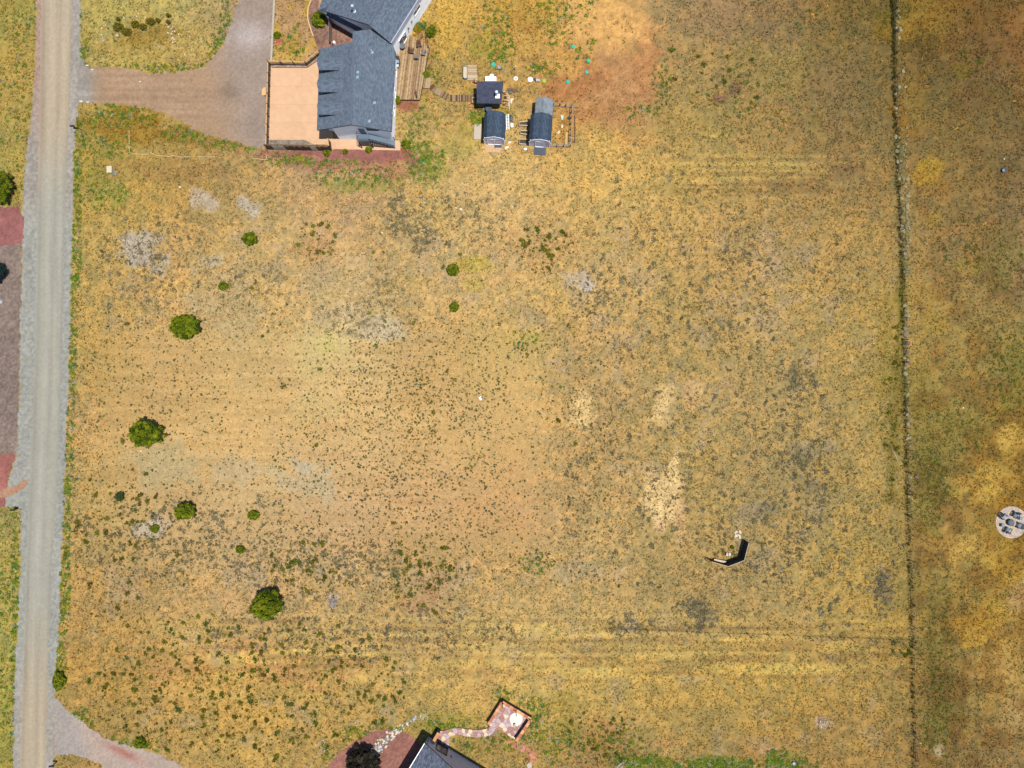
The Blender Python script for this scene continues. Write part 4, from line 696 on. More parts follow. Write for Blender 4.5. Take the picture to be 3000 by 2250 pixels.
for k in (0, 1):
    a, b = sa+Vector((0, k*wst, 0)), se+Vector((0, k*wst, 0))
    rl.beam(a+Vector((0, 0, 1)), b+Vector((0, 0, 1)), .08); rl.beam(a+Vector((0, 0, .55)), b+Vector((0, 0, .55)), .04)
    for i in range(8): q = a.lerp(b, i/7); rl.beam(q, q+Vector((0, 0, 1)), .05)
for a, b in ((L0[2], L0[3]), (L0[3], L0[0])):
    rl.beam(a+Vector((0, 0, 1)), b+Vector((0, 0, 1)), .05); rl.beam(a+Vector((0, 0, .5)), b+Vector((0, 0, .5)), .03)
    for i in range(5): q = a.lerp(b, i/4); rl.beam(q, q+Vector((0, 0, 1)), .03)
rl.build('railing', black, ST)
for p in (L0[2], L0[3]):
    m = MB(); m.beam(Vector((p.x, p.y, 0)), p, .1); m.build('post', black, ST)
# --- upper house
HU = thing('house', G(1080, 30), 'grey roofed white house cut by the top edge with a long white wall', 'house')
A = G(1080, 72, 7.3); E = G(1144, 125, 5.4); L_ = G(953, 32, 4.5); u = Vector((.53, .848, 0)); vv = Vector((u.y, -u.x, 0))
roof_plane([A, E, E+u*15, A+u*15], E, E+u*15, shing, HU); roof_plane([A, A+u*15, L_+u*15, L_], L_, L_+u*15, shing, HU)
m = MB()
for a, b in ((A, E), (A, L_)): m.beam(a-u*.03+Vector((0, 0, -.08)), b-u*.03+Vector((0, 0, -.08)), .06, .22)
m.build('fascia', dark_trim, HU)
m = MB(); m.beam(E+vv*.05+Vector((0, 0, -.06)), E+u*15+vv*.05+Vector((0, 0, -.06)), .16, .14); m.build('gutter', fascia, HU)
m = MB(); m.beam(A+Vector((0, 0, .03)), A+u*15+Vector((0, 0, .03)), .32, .05); m.build('ridge_cap', cap_b, HU)
e0 = E+u*.6-vv*.4; l0 = L_+u*.6+vv*.4; a0 = A+u*.6
e1 = e0+u*13.5
v, f = wallq(l0, e0, 0, l0.z-.1, e0.z-.1, ((a0-l0).xy.length/((e0-l0).xy.length), a0.z-.12)); 
mesh('wall', v, f, white_siding, HU)
v, f = wallq(e0, e1, 0, e0.z-.08); mesh('wall', v, f, white_siding, HU)
window(HU, l0, e0, 7.2, 8.7, 4.4, 5.2, dark_trim, 3)
window(HU, e0, e1, 5.4, 7.0, 2.2, 3.3); window(HU, e0, e1, 1.2, 2.9, .45, 2.4, trim, 1, 'glass_door')
m = MB(); q = wpt(e0, e1, 3.6, 1.9, .1); m.beam(q, q+Vector((.12, -.1, .35)), .2); m.build('wall_lamp', black, HU)
m = MB(); q = wpt(e0, e1, 4.6, 2.2, .08); m.beam(q, q+Vector((0, 0, .3)), .2); m.build('wall_vent', grey_p, HU)
lo = [G(933, 29, 3.2), G(1053, 97, 3.2)]; ld = (lo[1]-lo[0]).normalized(); ln = Vector((-ld.y, ld.x, 0))
up_ = lambda p, t: p+ln*t+Vector((0, 0, .42*t))
pd = up_(lo[1], .85)
roof_plane([lo[0], lo[1], pd, up_(L_*1, 0)*0+up_(lo[0]+ld*1.05, .85)], lo[0], lo[1], shing, HU, 'porch_roof', .1)
far = up_(lo[0]+ld*6.2, 7.5)
roof_plane([lo[0], lo[0]+ld*1.04+Vector((0, 0, 0)), up_(lo[0]+ld*1.04, .85), far, up_(lo[0], 7.5)+Vector((0, 0, 0))], lo[0], lo[1], shing, HU)
m = MB(); m.beam(lo[0]-ln*.04+Vector((0, 0, -.06)), lo[1]-ln*.04+Vector((0, 0, -.06)), .12, .16); m.build('gutter', dark_trim, HU)
wl0, wl1 = lo[0]+ln*.45+ld*.4, lo[1]+ln*.45
v, f = wallq(wl0, wl1, 0, 3.2); mesh('wall', v, f, white_siding, HU); window(HU, wl0, wl1, 4.6, 5.9, 1.4, 2.6, dark_trim, 1)
fl = onplane(1039, 34, A, L_, L_+u); m = MB(); m.cyl(fl, .24, fl.z-.1, fl.z+.12, 14); FL = m.build('flue_collar', metal, HU)
m = MB(); m.cyl(fl, .11, fl.z, fl.z+1.25, 12); m.cyl(fl, .19, fl.z+1.25, fl.z+1.5, 12); sub('flue', m.v, m.f, metal, FL)
# mulch yard fence beside the upper house, canister, orange tool
o = thing('screen_fence', G(973, 105), 'weathered board screen standing across the mulch bed', 'fence')
pa, pb = G(973, 62, 0), G(972, 132, 0); n = 10
for i in range(n):
    a, b = pa.lerp(pb, i/n), pa.lerp(pb, (i+.94)/n); m = MB(); m.beam(a+Vector((0, 0, .9)), b+Vector((0, 0, .9)), .04, 1.7); m.build('board', wood_grey, o)
m = MB(); m.cyl(G(981, 128), .2, 0, .5, 12); m.cyl(G(981, 128), .2, .5, .6, 12, .08); tag(m.build('canister', white_p), 'small white round canister on the mulch by the dark screen', 'canister')
m = MB(); m.beam(G(973, 124, .3), G(974, 134, .3), .12, .6); tag(m.build('orange_panel', orange_p), 'orange upright piece leaning at the foot of the board screen', 'panel')
# --- timber deck
DP = [G(*p, .45).xy for p in ((1193, 102), (1221, 114), (1259, 135), (1250, 180), (1237, 250), (1229, 292), (1155, 291), (1155, 190), (1158, 145))]
DP = [(p.x, p.y) for p in DP]
if sum(DP[i][0]*DP[(i+1) % 9][1]-DP[(i+1) % 9][0]*DP[i][1] for i in range(9)) < 0: DP = DP[::-1]
DK = thing('timber_deck', G(1200, 220), 'weathered timber deck of long boards beside the two houses', 'deck')
dd = Vector((-20, -157/1.0)).normalized(); dn = Vector((-dd.y, dd.x)); dmats = [mat('deck_board', alb(206, 176, 130), .85, 3.2, .30, .2), mat('deck_board_worn', alb(176, 142, 102), .85, 3.2, .35, .2), mat('deck_board_brown', alb(150, 116, 82), .85, 3.2, .35, .2)]
pr = [Vector(p).dot(dn) for p in DP]; t0 = min(pr); bw = .146
while t0 < max(pr):
    a = dn*t0; b = dn*(t0+bw-.014); poly = clip(clip(DP, tuple(a), tuple(a+dd)), tuple(b), tuple(b-dd))
    t0 += bw
    if len(poly) < 3: poly = []
    if poly: MB().prism(poly, .40+random.uniform(0, .008), .45+random.uniform(0, .008)).build('board', random.choices(dmats, (5, 4, 2))[0], DK)
m = MB()
for i in range(9): a, b = DP[i], DP[(i+1) % 9]; m.beam((a[0], a[1], .2), (b[0], b[1], .2), .05, .38)
m.build('skirt', wood_dark, DK)
def rail(parent, a, b, h=.95, z=.45, n=3, mm=wood_dark):
    for i in range(n): q = a.lerp(b, i/(n-1)); m = MB(); m.beam(Vector((q.x, q.y, z)), Vector((q.x, q.y, z+h)), .09); m.build('post', mm, parent)
    m = MB(); m.beam(Vector((a.x, a.y, z+h)), Vector((b.x, b.y, z+h)), .1, .05); m.build('handrail', mm, parent)
rail(DK, G(1252, 112), G(1257, 146), n=2); rail(DK, G(1221, 276), G(1224, 291), n=2)
# step platform and plank walkway
def planks(parent, a, b, wd, n, z, mm, th=.05, gap=.86, name='plank'):
    a, b = Vector(a), Vector(b); d = (b-a); L = d.length; d.normalize(); ang = math.atan2(d.y, d.x)
    for i in range(n):
        c = a+d*L*(i+.5)/n; m = MB(); m.box((c.x, c.y), L/n*gap, wd*random.uniform(.95, 1.05), z-th, z+random.uniform(0, .01), ang+random.uniform(-.01, .01)); m.build(name, random.choice(mm), parent)
o = thing('deck_step', G(1248, 244), 'low plank step platform at the right edge of the deck', 'step'); planks(o, G(1236, 243), G(1262, 247), 1.55, 9, .28, dmats)
o = thing('plank_walkway', G(1320, 275), 'grey plank walkway bending from the deck step to the square shed', 'walkway')
planks(o, G(1263, 252), G(1270, 260), .95, 3, .13, [wood_brown])
wm = [mat('walk_plank', alb(164, 134, 98), .9, 6, .3, .2), mat('walk_plank_pale', alb(186, 158, 120), .9, 6, .3, .2), wood_brown]
planks(o, G(1268, 259), G(1314, 287), .95, 15, .12, wm); planks(o, G(1319, 288), G(1388, 288), .95, 22, .12, wm)
# deck furniture
def adirondack(name, px, py, h0, face, mm, label, group, s=1.0, m2=None):
    b = G(px, py, h0+.4); b.z = h0; o = thing(name, b, label, 'chair', group); ca, sa_ = math.cos(face), math.sin(face)
    T_ = lambda x, y, z: Vector((b.x+(x*ca-y*sa_)*s, b.y+(x*sa_+y*ca)*s, h0+z*s))   # +x is forward
    for i in range(5):
        m = MB(); y = -.2+.1*i; m.beam(T_(.32, y, .36), T_(-.18, y, .27), .085*s, .025*s); m.build('seat_slat', m2 or mm, o)
    for i in range(5):
        m = MB(); y = -.22+.11*i; m.beam(T_(-.16, y, .27), T_(-.44, y*1.15, .98-.05*abs(i-2)), .095*s, .025*s, up=Vector((ca, sa_, 0))); m.build('back_slat', mm, o)
    for sg in (-1, 1):
        m = MB(); m.beam(T_(.38, sg*.33, .56), T_(-.36, sg*.33, .52), .13*s, .03*s); m.build('arm', mm, o)
        m = MB(); m.beam(T_(.32, sg*.3, 0), T_(.32, sg*.3, .55), .09*s); m.build('leg', mm, o)
        m = MB(); m.beam(T_(.34, sg*.25, .34), T_(-.5, sg*.25, .02), .05*s, .12*s); m.build('leg', mm, o)
    return o
chm = mat('brown_chair', alb(120, 88, 66), .8, 8, .25); chg = mat('grey_chair', alb(150, 134, 128), .8, 8, .25)
gd = 'slatted chairs on the timber deck'
adirondack('deck_chair', 1227, 130, .45, -1.4, chm, 'brown slatted deck chair nearest the white wall end of the deck, topmost of four', gd, .95)
adirondack('deck_chair', 1205, 148, .45, -.2, chm, 'brown slatted deck chair, leftmost of four on the deck', gd, .95)
adirondack('deck_chair', 1241, 154, .45, 2.9, chg, 'greyish slatted deck chair, rightmost of four on the deck', gd, .95)
adirondack('deck_chair', 1220, 166, .45, 1.5, chg, 'greyish slatted deck chair, lowest of four on the deck', gd, .95)
o = thing('patio_table', G(1179, 134), 'round grey table on the deck below the glass door', 'table'); c = G(1179, 134, 1.15)
m = MB(); m.cyl(c, .42, 1.12, 1.17, 24); m.build('tabletop', mat('grey_top', alb(120, 122, 128), .6, 8, .15), o); m = MB(); m.cyl(c, .05, .45, 1.12, 8); m.cyl(c, .25, .45, .5, 12); m.build('leg', black, o)
o = thing('barbecue_grill', G(1163, 180), 'black and grey barbecue grill on the deck against the house wall', 'grill'); c = G(1163, 176, 1.4)
m = MB(); m.box(c, .6, 1.1, 1.25, 1.5, 0); m.build('lid', black, o); m = MB(); m.box((c.x, c.y-.25), .62, .45, 1.3, 1.53, 0); m.build('hood_panel', grey_p, o); m = MB(); m.box(c, .55, 1.0, .55, 1.25, 0); m.build('cabinet', black, o)
m = MB(); m.box((c.x, c.y-.75), .5, .35, 1.3, 1.34, 0); m.build('side_shelf', metal, o)
m = MB(); m.cyl(G(1181, 101, 2.2), .3, 2.15, 2.2, 20); dsh = m.build('dish', grey_p); 
o = thing('satellite_dish', G(1181, 101), 'small grey round dish on the white wall above the deck', 'dish'); put_ = dsh; dsh.parent = o; dsh.matrix_parent_inverse = Matrix.Translation(-Vector(o['_w'])); m = MB(); m.beam(G(1181, 101, 2.15), G(1172, 103, 2.0), .05); m.build('bracket', black, o)
# --- tan concrete patio with its fences
PT = bpy.data.objects.new('concrete_patio', None); COL.objects.link(PT); PT['kind'] = 'structure'; PT['_w'] = (0, 0, 0)
pp = [(794, 199), (902, 199), (930, 178), (975, 176), (975, 424), (968, 424), (918, 423), (894, 410), (784, 410)]
PO = [(G(a, b).x, G(a, b).y) for a, b in pp]
if sum(PO[i][0]*PO[(i+1) % len(PO)][1]-PO[(i+1) % len(PO)][0]*PO[i][1] for i in range(len(PO))) < 0: PO = PO[::-1]
ys_ = [G(0, t).y for t in (430, 360, 306, 253, 170)]; xs_ = [G(t, 0).x for t in (775, 885, 980)]
for i in range(4):
    for j in range(2):
        q = PO
        for a, b in (((xs_[j], ys_[i]+.006), (xs_[j]+1, ys_[i]+.006)), ((xs_[j+1]-.006, 0), (xs_[j+1]-.006, 1)), ((xs_[j]+1, ys_[i+1]-.006), (xs_[j], ys_[i+1]-.006)), ((xs_[j]+.006, 1), (xs_[j]+.006, 0))): q = clip(q, a, b)
        if len(q) > 2: MB().prism(q, 0, .06).build('slab', conc, PT)
for poly in ([(968, 424), (974, 408), (1176, 412), (1173, 441), (968, 437)],): MB().prism([(G(*p).x, G(*p).y) for p in poly], 0, .055).build('slab', conc, PT)
sheet('gravel_strip', [(788, 186), (902, 186), (940, 156), (940, 176), (902, 204), (788, 204)], .03, solid((176, 150, 130), .1, 1, 5, .2), warp=.05)
sheet('lower_gravel_strip', [(780, 408), (894, 408), (920, 425), (780, 427)], .03, solid((160, 146, 132), .1, 1, 5, .25), warp=.08)
MB().beam(G(797, 198, .06), G(900, 198, .06), .08, .12).beam(G(900, 198, .06), G(930, 178, .06), .08, .12).build('patio_curb', mat('curb_dark', alb(120, 92, 66), .9, 6, .2), PT)
def rail_fence(name, pts, h, label, nper, mp=wood_brown, mr=wood_tan, rails=(.95, .5, .12), r=.09, mr2=None):
    o = thing(name, pts[0], label, 'fence')
    for k in range(len(pts)-1):
        a, b = pts[k], pts[k+1]; n = nper[k]
        for i in range(n+(1 if k == len(pts)-2 else 0)):
            q = a.lerp(b, i/n); m = MB(); m.beam(q, q+Vector((0, 0, h)), .13); m.build('post', mp, o)
        for j, z in enumerate(rails):
            m = MB(); up = Vector((0, 0, z*h)); m.beam(a+up, b+up, r*(1.5 if j == 0 else .7), r*.6); m.build('rail', mr if j == 0 else (mr2 or wood_dark), o)
    return o
FP = [G(784, 178, 1.3), G(892, 180, 1.3), G(933, 147, 1.3)]
FP = [Vector((p.x, p.y, 0)) for p in FP]
rail_fence('patio_fence', FP, 1.3, 'post and rail fence along the upper edge of the tan patio, bent toward the house', (3, 1))
fw = [Vector((p.x, p.y, 0)) for p in (G(784, 181, 1.3), G(778, 424, 1.3))]
rail_fence('patio_fence', fw, 1.3, 'post and rail fence along the driveway side of the tan patio', (8,))
o = thing('board_fence', G(840, 432), 'tall dark board fence with three pale panels below the tan patio', 'fence')
a, b = G(773, 424, 1.9), G(961, 428, 1.9); a.z = b.z = 0; n = 20
for i in range(n+1):
    if i % 2 == 0: q = a.lerp(b, i/n); m = MB(); m.beam(q, q+Vector((0, 0, 1.9)), .12); m.build('post', wood_dark, o)
for i in range(n):
    p, q = a.lerp(b, (i+.06)/n), a.lerp(b, (i+.94)/n); pale = i in (2, 3, 4, 5, 14, 15)
    m = MB(); m.beam(p+Vector((0, -.07, .95)), q+Vector((0, -.07, .95)), .04, 1.5); m.build('panel', wood_pale if pale and False else (mat('pale_panel', alb(206, 200, 176), .8, 8, .1) if pale else mat('dark_board', (.055, .032, .022), .85, 6, .3)), o)
m = MB(); m.beam(a+Vector((0, 0, 1.9)), b+Vector((0, 0, 1.9)), .16, .06); m.build('top_rail', wood_brown, o)
o = thing('patio_gate', G(963, 420), 'tan topped gate at the lower right corner of the tan patio', 'gate'); a, b = G(960, 405, 1.7), G(963, 427, 1.7); a.z = b.z = 0
for i in range(6): p, q = a.lerp(b, i/6), a.lerp(b, (i+.9)/6); m = MB(); m.beam(p+Vector((0, 0, .85)), q+Vector((0, 0, .85)), .05, 1.6); m.build('board', wood_brown, o)
m = MB(); m.beam(a+Vector((0, 0, 1.7)), b+Vector((0, 0, 1.7)), .14, .06); m.build('top_rail', wood_tan, o)
o = thing('timber_steps', G(775, 272), 'bright tan timber steps on the driveway against the patio fence', 'steps')
for i in range(3): c = G(771+4*i, 271); m = MB(); m.box(c, .3, 1.15 if i else .9, 0, .15+.15*i); m.build('step', mat('fresh_timber', alb(240, 196, 140), .8, 8, .12), o)
o = thing('garden_curb', G(800, 90), 'long pale concrete curb between driveway and front garden', 'curb')
for i in range(12): p, q = G(806-.9*i, -30+17.5*i), G(806-.9*(i+1), -30+17.5*(i+1)); m = MB(); m.beam(p+Vector((0, 0, .08)), p.lerp(q, .985)+Vector((0, 0, .08)), .3, .16); m.build('curb_stone', mat('curb_pale', alb(204, 190, 170), .9, 8, .12), o)
o = thing('brick_ring', G(815, 121), 'half round brick planter ring at the garden curb', 'planter')
for i in range(13):
    t_ = -1.75+3.5*i/12; c = G(812, 121)+Vector((math.cos(t_)*.85, math.sin(t_)*.5, 0)); m = MB(); m.box(c, .24, .16, 0, .16, t_+1.57); m.build('brick', mat('planter_brick', alb(206, 150, 112), .9, 7, .2), o)
m = MB(); m.cyl(G(813, 121), .7, 0, .06, 18, sx=1, sy=.55); m.build('red_gravel', mat('red_grit', alb(190, 104, 74), .95, 14, .25), o)
m = MB(); m.cyl(G(808, 124), .08, 0, .25, 8); tag(m.build('garden_lamp', metal), 'tiny metal garden lamp inside the brick ring', 'lamp')
o = thing('garden_edging', G(903, 40), 'curved pale yellow edging between garden grass and mulch', 'edging')
ed = [(914, -12), (910, 4), (904, 20), (901, 38), (902, 56), (907, 74), (912, 90), (918, 106)]
for i in range(len(ed)-1): m = MB(); m.beam(G(*ed[i], .06), G(*ed[i+1], .06), .16, .12); m.build('edging_stone', mat('edging_yellow', alb(240, 206, 140), .85, 8, .12), o)
# --- square shed
SS = thing('square_shed', G(1435, 270), 'square dark shed with a low black shingled roof and a flue', 'shed')
q = [G(1396.4, 238.5, 2.9), G(1474.8, 238.5, 2.9), G(1469.5, 303.7, 2.5), G(1397, 302.6, 2.5)]
roof_plane(q, q[3], q[2], shing_n, SS, th=.16)
bx = [(q[3].x+.3, q[3].y+.35), (q[2].x-.3, q[2].y+.35), (q[1].x-.35, q[1].y-.3), (q[0].x+.3, q[0].y-.3)]
for i in range(4): v, f = wallq(bx[i], bx[(i+1) % 4], 0, 2.34); mesh('wall', v, f, dkw, SS)
c = G(1457.5, 281, 2.75); zc = 2.62; m = MB(); m.box(c, .62, .62, zc, zc+.1); FLs = m.build('flashing', mat('cream_flashing', (.78, .72, .6), .5, 5, .05), SS)
m = MB(); m.cyl((c.x-.1, c.y+.08), .13, zc, zc+1.1, 14); m.cyl((c.x-.1, c.y+.08), .2, zc+1.1, zc+1.35, 14); sub('flue', m.v, m.f, metal, FLs)
m = MB()
for i, p in enumerate(((1390, 243), (1389, 306))): m.beam(G(*p), G(*p)+Vector((0, 0, 2.2 if i else 1.2)), .12)
m.build('post', wood_brown, SS)
o = thing('porch_step', G(1388, 290), 'tan plank step between the walkway end and the square shed', 'step'); planks(o, G(1388, 277), G(1388, 307), .4, 7, .16, [wood_brown, wood_tan])
o = thing('storage_bench', G(1438, 233), 'white storage bench with a round lid behind the square shed', 'bench'); m = MB(); m.box(G(1438, 236), 1.6, .65, 0, .6); m.build('bench_box', white_p, o); m = MB(); m.cyl(G(1441, 228), .3, 0, .62, 18); m.build('round_lid', white_p, o)
o = thing('firewood_stack', G(1483, 290), 'stack of split tan firewood along the right side of the square shed', 'firewood')
fw_m = [wood_tan, mat('split_wood', alb(232, 190, 130), .9, 9, .3), wood_brown]
for i in range(46):
    c = G(random.uniform(1476, 1487), random.uniform(270, 312)); z = random.uniform(.06, .55)*(1 if c.x < G(1481, 0).x else .5); a = random.uniform(-.5, .5); m = MB(); m.beam(c+Vector((-.2*math.cos(a), -.2*math.sin(a), z)), c+Vector((.2*math.cos(a), .2*math.sin(a), z)), random.uniform(.07, .13)); m.build('log', random.choice(fw_m), o)
for i, (x1, y1, x2, y2) in enumerate(((1486, 275, 1489, 312), (1489, 277, 1492, 322), (1492.5, 280, 1493, 323))):
    m = MB(); m.beam(G(x1, y1, .08), G(x2, y2, .08), .09); tag(m.build('timber_pole', wood_pale), ['shortest pale pole beside the firewood', 'middle long pale pole lying beside the firewood', 'outermost long pale pole lying right of the firewood'][i], 'pole', 'pale poles beside the firewood')
def rock(name, c, sx, sy, sz, m_, seed, parent=None, n=1):
    r = random.Random(seed); bmv = []; ico = ICO[n]
    for p in ico[0]: k = 1+r.uniform(-.16, .16); bmv.append((c[0]+p[0]*sx*k, c[1]+p[1]*sy*k, max(0, c[2]+p[2]*sz*k)))
    return mesh(name, bmv, ico[1], m_, parent)
import bmesh
ICO = {}
for n_ in (1, 2):
    bm = bmesh.new(); bmesh.ops.create_icosphere(bm, subdivisions=n_, radius=1); ICO[n_] = ([tuple(v.co) for v in bm.verts], [[v.index for v in f.verts] for f in bm.faces]); bm.free()
rk = [mat('rock_cream', alb(172, 162, 122), .95, 7, .25, .5), mat('rock_olive', alb(150, 142, 98), .95, 7, .25, .5), mat('rock_grey', alb(140, 130, 104), .95, 7, .25, .5), mat('rock_mauve', alb(136, 108, 98), .95, 7, .25, .5)]
rk_w = mat('rock_white', alb(246, 232, 206), .9, 6, .1, .3); rk_o = mat('flagstone_orange', alb(224, 150, 100), .9, 6, .2, .2)
for i, (a, b, s) in enumerate(((1496, 271, .38), (1484, 268, .34), (1492, 262, .3), (1503, 264, .26), (1507, 268, .24), (1511, 264, .28), (1515, 266, .2))):
    o = rock('boulder', G(a, b, .12), s, s*.8, s*.7, rk[2] if i < 2 else rk[3], 300+i); tag(o, ['roundest grey boulder right of the square shed', 'grey boulder touching the firewood stack', 'dark boulder above the roundest grey one', 'first brown boulder of the small row right of the shed', 'second brown boulder of the small row right of the shed', 'third boulder of the row, topmost', 'last small boulder at the right end of the row'][i], 'boulder', 'boulders right of the square shed')
# --- barn sheds
def barn(name, fl, fr_, depth, label, roll):
    a, b = G(*fl), G(*fr_); d = (b-a).normalized(); back = Vector((-d.y, d.x, 0)); wd = (b-a).length; o = thing(name, a, label, 'shed')
    T_ = lambda x, y, z: a+d*x+back*y+Vector((0, 0, z))
    prof = [(0, 2.15), (.42, 2.95), (wd/2, 3.4), (wd-.42, 2.95), (wd, 2.15)]
    v, f = [], []
    for y0, y1, nm in ((0, .08, 'front_wall'), (depth-.08, depth, 'back_wall')):
        pr_ = [(.02, 0), (wd-.02, 0)]+[(x, z-.04) for x, z in prof[::-1]]; pr_[2] = (wd-.02, prof[-1][1]-.04); pr_[-1] = (.02, prof[0][1]-.04); n = len(pr_)
        vv_ = [T_(x, y0, z) for x, z in pr_]+[T_(x, y1, z) for x, z in pr_]
        mesh(nm, vv_, [list(range(n)), list(range(n, 2*n))[::-1]]+[[(i+1) % n, i, n+i, n+(i+1) % n] for i in range(n)], shed_siding, o)
    for x in (.02, wd-.10): m = MB(); m.add([T_(x, .08, 0), T_(x+.08, .08, 0), T_(x+.08, depth-.08, 0), T_(x, depth-.08, 0), T_(x, .08, 2.1), T_(x+.08, .08, 2.1), T_(x+.08, depth-.08, 2.1), T_(x, depth-.08, 2.1)], [[0, 3, 2, 1], [4, 5, 6, 7], [0, 1, 5, 4], [1, 2, 6, 5], [2, 3, 7, 6], [3, 0, 4, 7]]); m.build('side_wall', shed_siding, o)
    ex = [(-.07, 2.04)]+prof[1:4]+[(wd+.07, 2.04)]
    for i in range(4):
        (x0, z0), (x1, z1) = ex[i], ex[i+1]; q = [T_(x0, -.1, z0+.03), T_(x1, -.1, z1+.03), T_(x1, depth+.1, z1+.03), T_(x0, depth+.1, z0+.03)]
        lo_ = (q[0], q[3]) if i < 2 else (q[1], q[2]); roof_plane(q, lo_[0], lo_[1], shing_b, o, th=.05)
    m = MB(); m.beam(T_(wd/2, -.1, 3.44), T_(wd/2, depth+.1, 3.44), .25, .03); m.build('ridge_cap', cap_s, o)
    m = MB()
    for i in range(4): (x0, z0), (x1, z1) = ex[i], ex[i+1]; m.beam(T_(x0, -.13, z0-.03), T_(x1, -.13, z1-.03), .04, .1)
    for x in (.04, wd-.04): m.beam(T_(x, -.03, 0), T_(x, -.03, 2.1), .1, .05)
    m.beam(T_(.1, -.03, 2.62), T_(wd-.1, -.03, 2.62), .05, .09); m.build('trim', trim, o)
    for k in ((0,) if roll else (0, 1)):
        x0, x1 = (wd*.30, wd*.70) if roll else ((wd*.5-.96, wd*.5-.02) if k == 0 else (wd*.5+.02, wd*.5+.96))
        m = MB(); q = [T_(x0, -.035, .08), T_(x1, -.035, .08), T_(x1, -.035, 2.2), T_(x0, -.035, 2.2)]; m.add(q+[p-back*-.03 for p in q], [[0, 1, 2, 3], [7, 6, 5, 4], [0, 3, 7, 4], [1, 5, 6, 2], [3, 2, 6, 7], [0, 4, 5, 1]])
        D = m.build('door', shed_siding, o); m = MB()
        for p, r_ in (((x0, .08), (x0, 2.2)), ((x1, .08), (x1, 2.2)), ((x0, 2.2), (x1, 2.2)), ((x0, .1), (x1, .1))): m.beam(T_(p[0], -.05, p[1]), T_(r_[0], -.05, r_[1]), .08, .03)
        sub('door_trim', m.v, m.f, trim, D); m = MB(); xh = x1-.12 if k == 0 else x0+.12; m.beam(T_(xh, -.09, .95), T_(xh, -.09, 1.15), .04); sub('handle', m.v, m.f, black, D)
    return o
barn('barn_shed', (1418.8, 421.5), (1478.5, 423.9), 3.5, 'blue grey barn roofed shed with white trimmed double doors, left of the pair', False)
barn('barn_shed', (1549.7, 427.8), (1610.3, 431.8), 3.6, 'blue grey barn roofed shed with a single door, joined to the fenced pen', True)
LT = thing('lean_to', G(1595, 310), 'pale grey gabled roof joined behind the right barn shed', 'shed')
za, zb = 2.0, 2.55; e = [G(1569.5, 288.5, za), G(1594, 282, zb), G(1621, 293, za), G(1619, 339, za), G(1590, 331, zb), G(1567, 331, za)]
e[4] = Vector((e[1].x-.15, e[4].y, zb)); roof_plane([e[0], e[1], e[4], e[5]], e[5], e[0], shing_g, LT); roof_plane([e[1], e[2], e[3], e[4]], e[3], e[2], shing_g, LT)
for a, b in ((e[0], e[5]), (e[2], e[3])): s_ = .25 if a is e[0] else -.25; v, f = wallq((a.x+s_, a.y-.1), (b.x+s_, b.y+.1), 0, 1.95); mesh('wall', v, f, wood_dark, LT)
v, f = wallq((e[2].x-.25, e[2].y-.2), (e[0].x+.25, e[0].y-.2), 0, 1.95, None, (.5, 2.4)); mesh('wall', v, f, shed_siding, LT)
def flat(name, pts, h, m_, label, cat, z0=0, group=None): o = MB().prism([(G(*p).x, G(*p).y) for p in pts], z0, z0+h).build(name, m_); return tag(o, label, cat, group)
flat('concrete_pad', [(1390, 363), (1412, 364), (1411, 408.5), (1388, 408)], .1, conc_pale, 'pale blank pad at the left side of the left barn shed', 'pad')
flat('entry_pad', [(1422, 424), (1469.5, 426), (1468, 447.5), (1422, 446.5)], .06, mat('tan_pad', alb(226, 188, 142), .85, 5, .12), 'tan pad in front of the double doors', 'pad')
flat('door_mat', [(1448.5, 424.6), (1470, 425.5), (1470, 433.5), (1448.5, 432.8)], .025, rubber, 'dark rubber mat on the corner of the tan pad', 'mat', .062)
flat('ramp', [(1564, 432.5), (1599, 434), (1599, 455.5), (1563, 453.5)], .1, rubber, 'dark worn ramp in front of the single door shed', 'ramp')
# leaning ladder and clutter round the sheds
LD = thing('ladder', G(1486, 357), 'white ladder lying along the right side of the left barn shed', 'ladder'); la, lb = [G(1482.5, 336, .6), G(1490, 335, .6)], [G(1484, 381, .3), G(1491.5, 380, .3)]
for k in range(2): m = MB(); m.beam(la[k], lb[k], .06, .09); m.build('side_rail', white_p, LD)
for i in range(10): m = MB(); m.beam(la[0].lerp(lb[0], (i+.4)/10), la[1].lerp(lb[1], (i+.4)/10), .05); m.build('rung', white_p, LD)
m = MB(); m.slab([G(1494, 337, .3), G(1499, 336, .5), G(1503, 345, .35), G(1502, 354, .3), G(1494, 353, .4)], .3); tag(m.build('tarp', mat('dark_tarp', (.04, .06, .07), .6, 9, .4)), 'dark crumpled tarp beside the white ladder', 'tarp')
flat('white_tray', [(1496, 363), (1503.5, 363), (1503.5, 374), (1496.5, 374)], .25, white_p, 'upright white tub right of the ladder foot', 'tub')
m = MB(); m.box(G(1451, 312), .55, .38, .3, .75, -.2); tag(m.build('white_crate', white_p), 'tilted white box between the square shed and left barn shed', 'box')
o = thing('rain_barrel', G(1431, 320), 'black round barrel between the square shed and left barn shed', 'barrel'); m = MB(); m.cyl(G(1431.5, 318.5, .9), .44, 0, .9, 22); m.build('barrel_body', black, o); m = MB(); m.cyl(G(1431.5, 318.5, .9), .46, .82, .94, 22); m.cyl(G(1431.5, 318.5, .9), .12, .94, .98, 10); m.build('rim', rubber, o)
m = MB(); m.box(G(1418, 318), .35, .22, 0, .25, .3); tag(m.build('pale_crate', mat('pale_blue', alb(190, 205, 220), .7, 8, .1)), 'small pale blue box left of the black barrel', 'box')
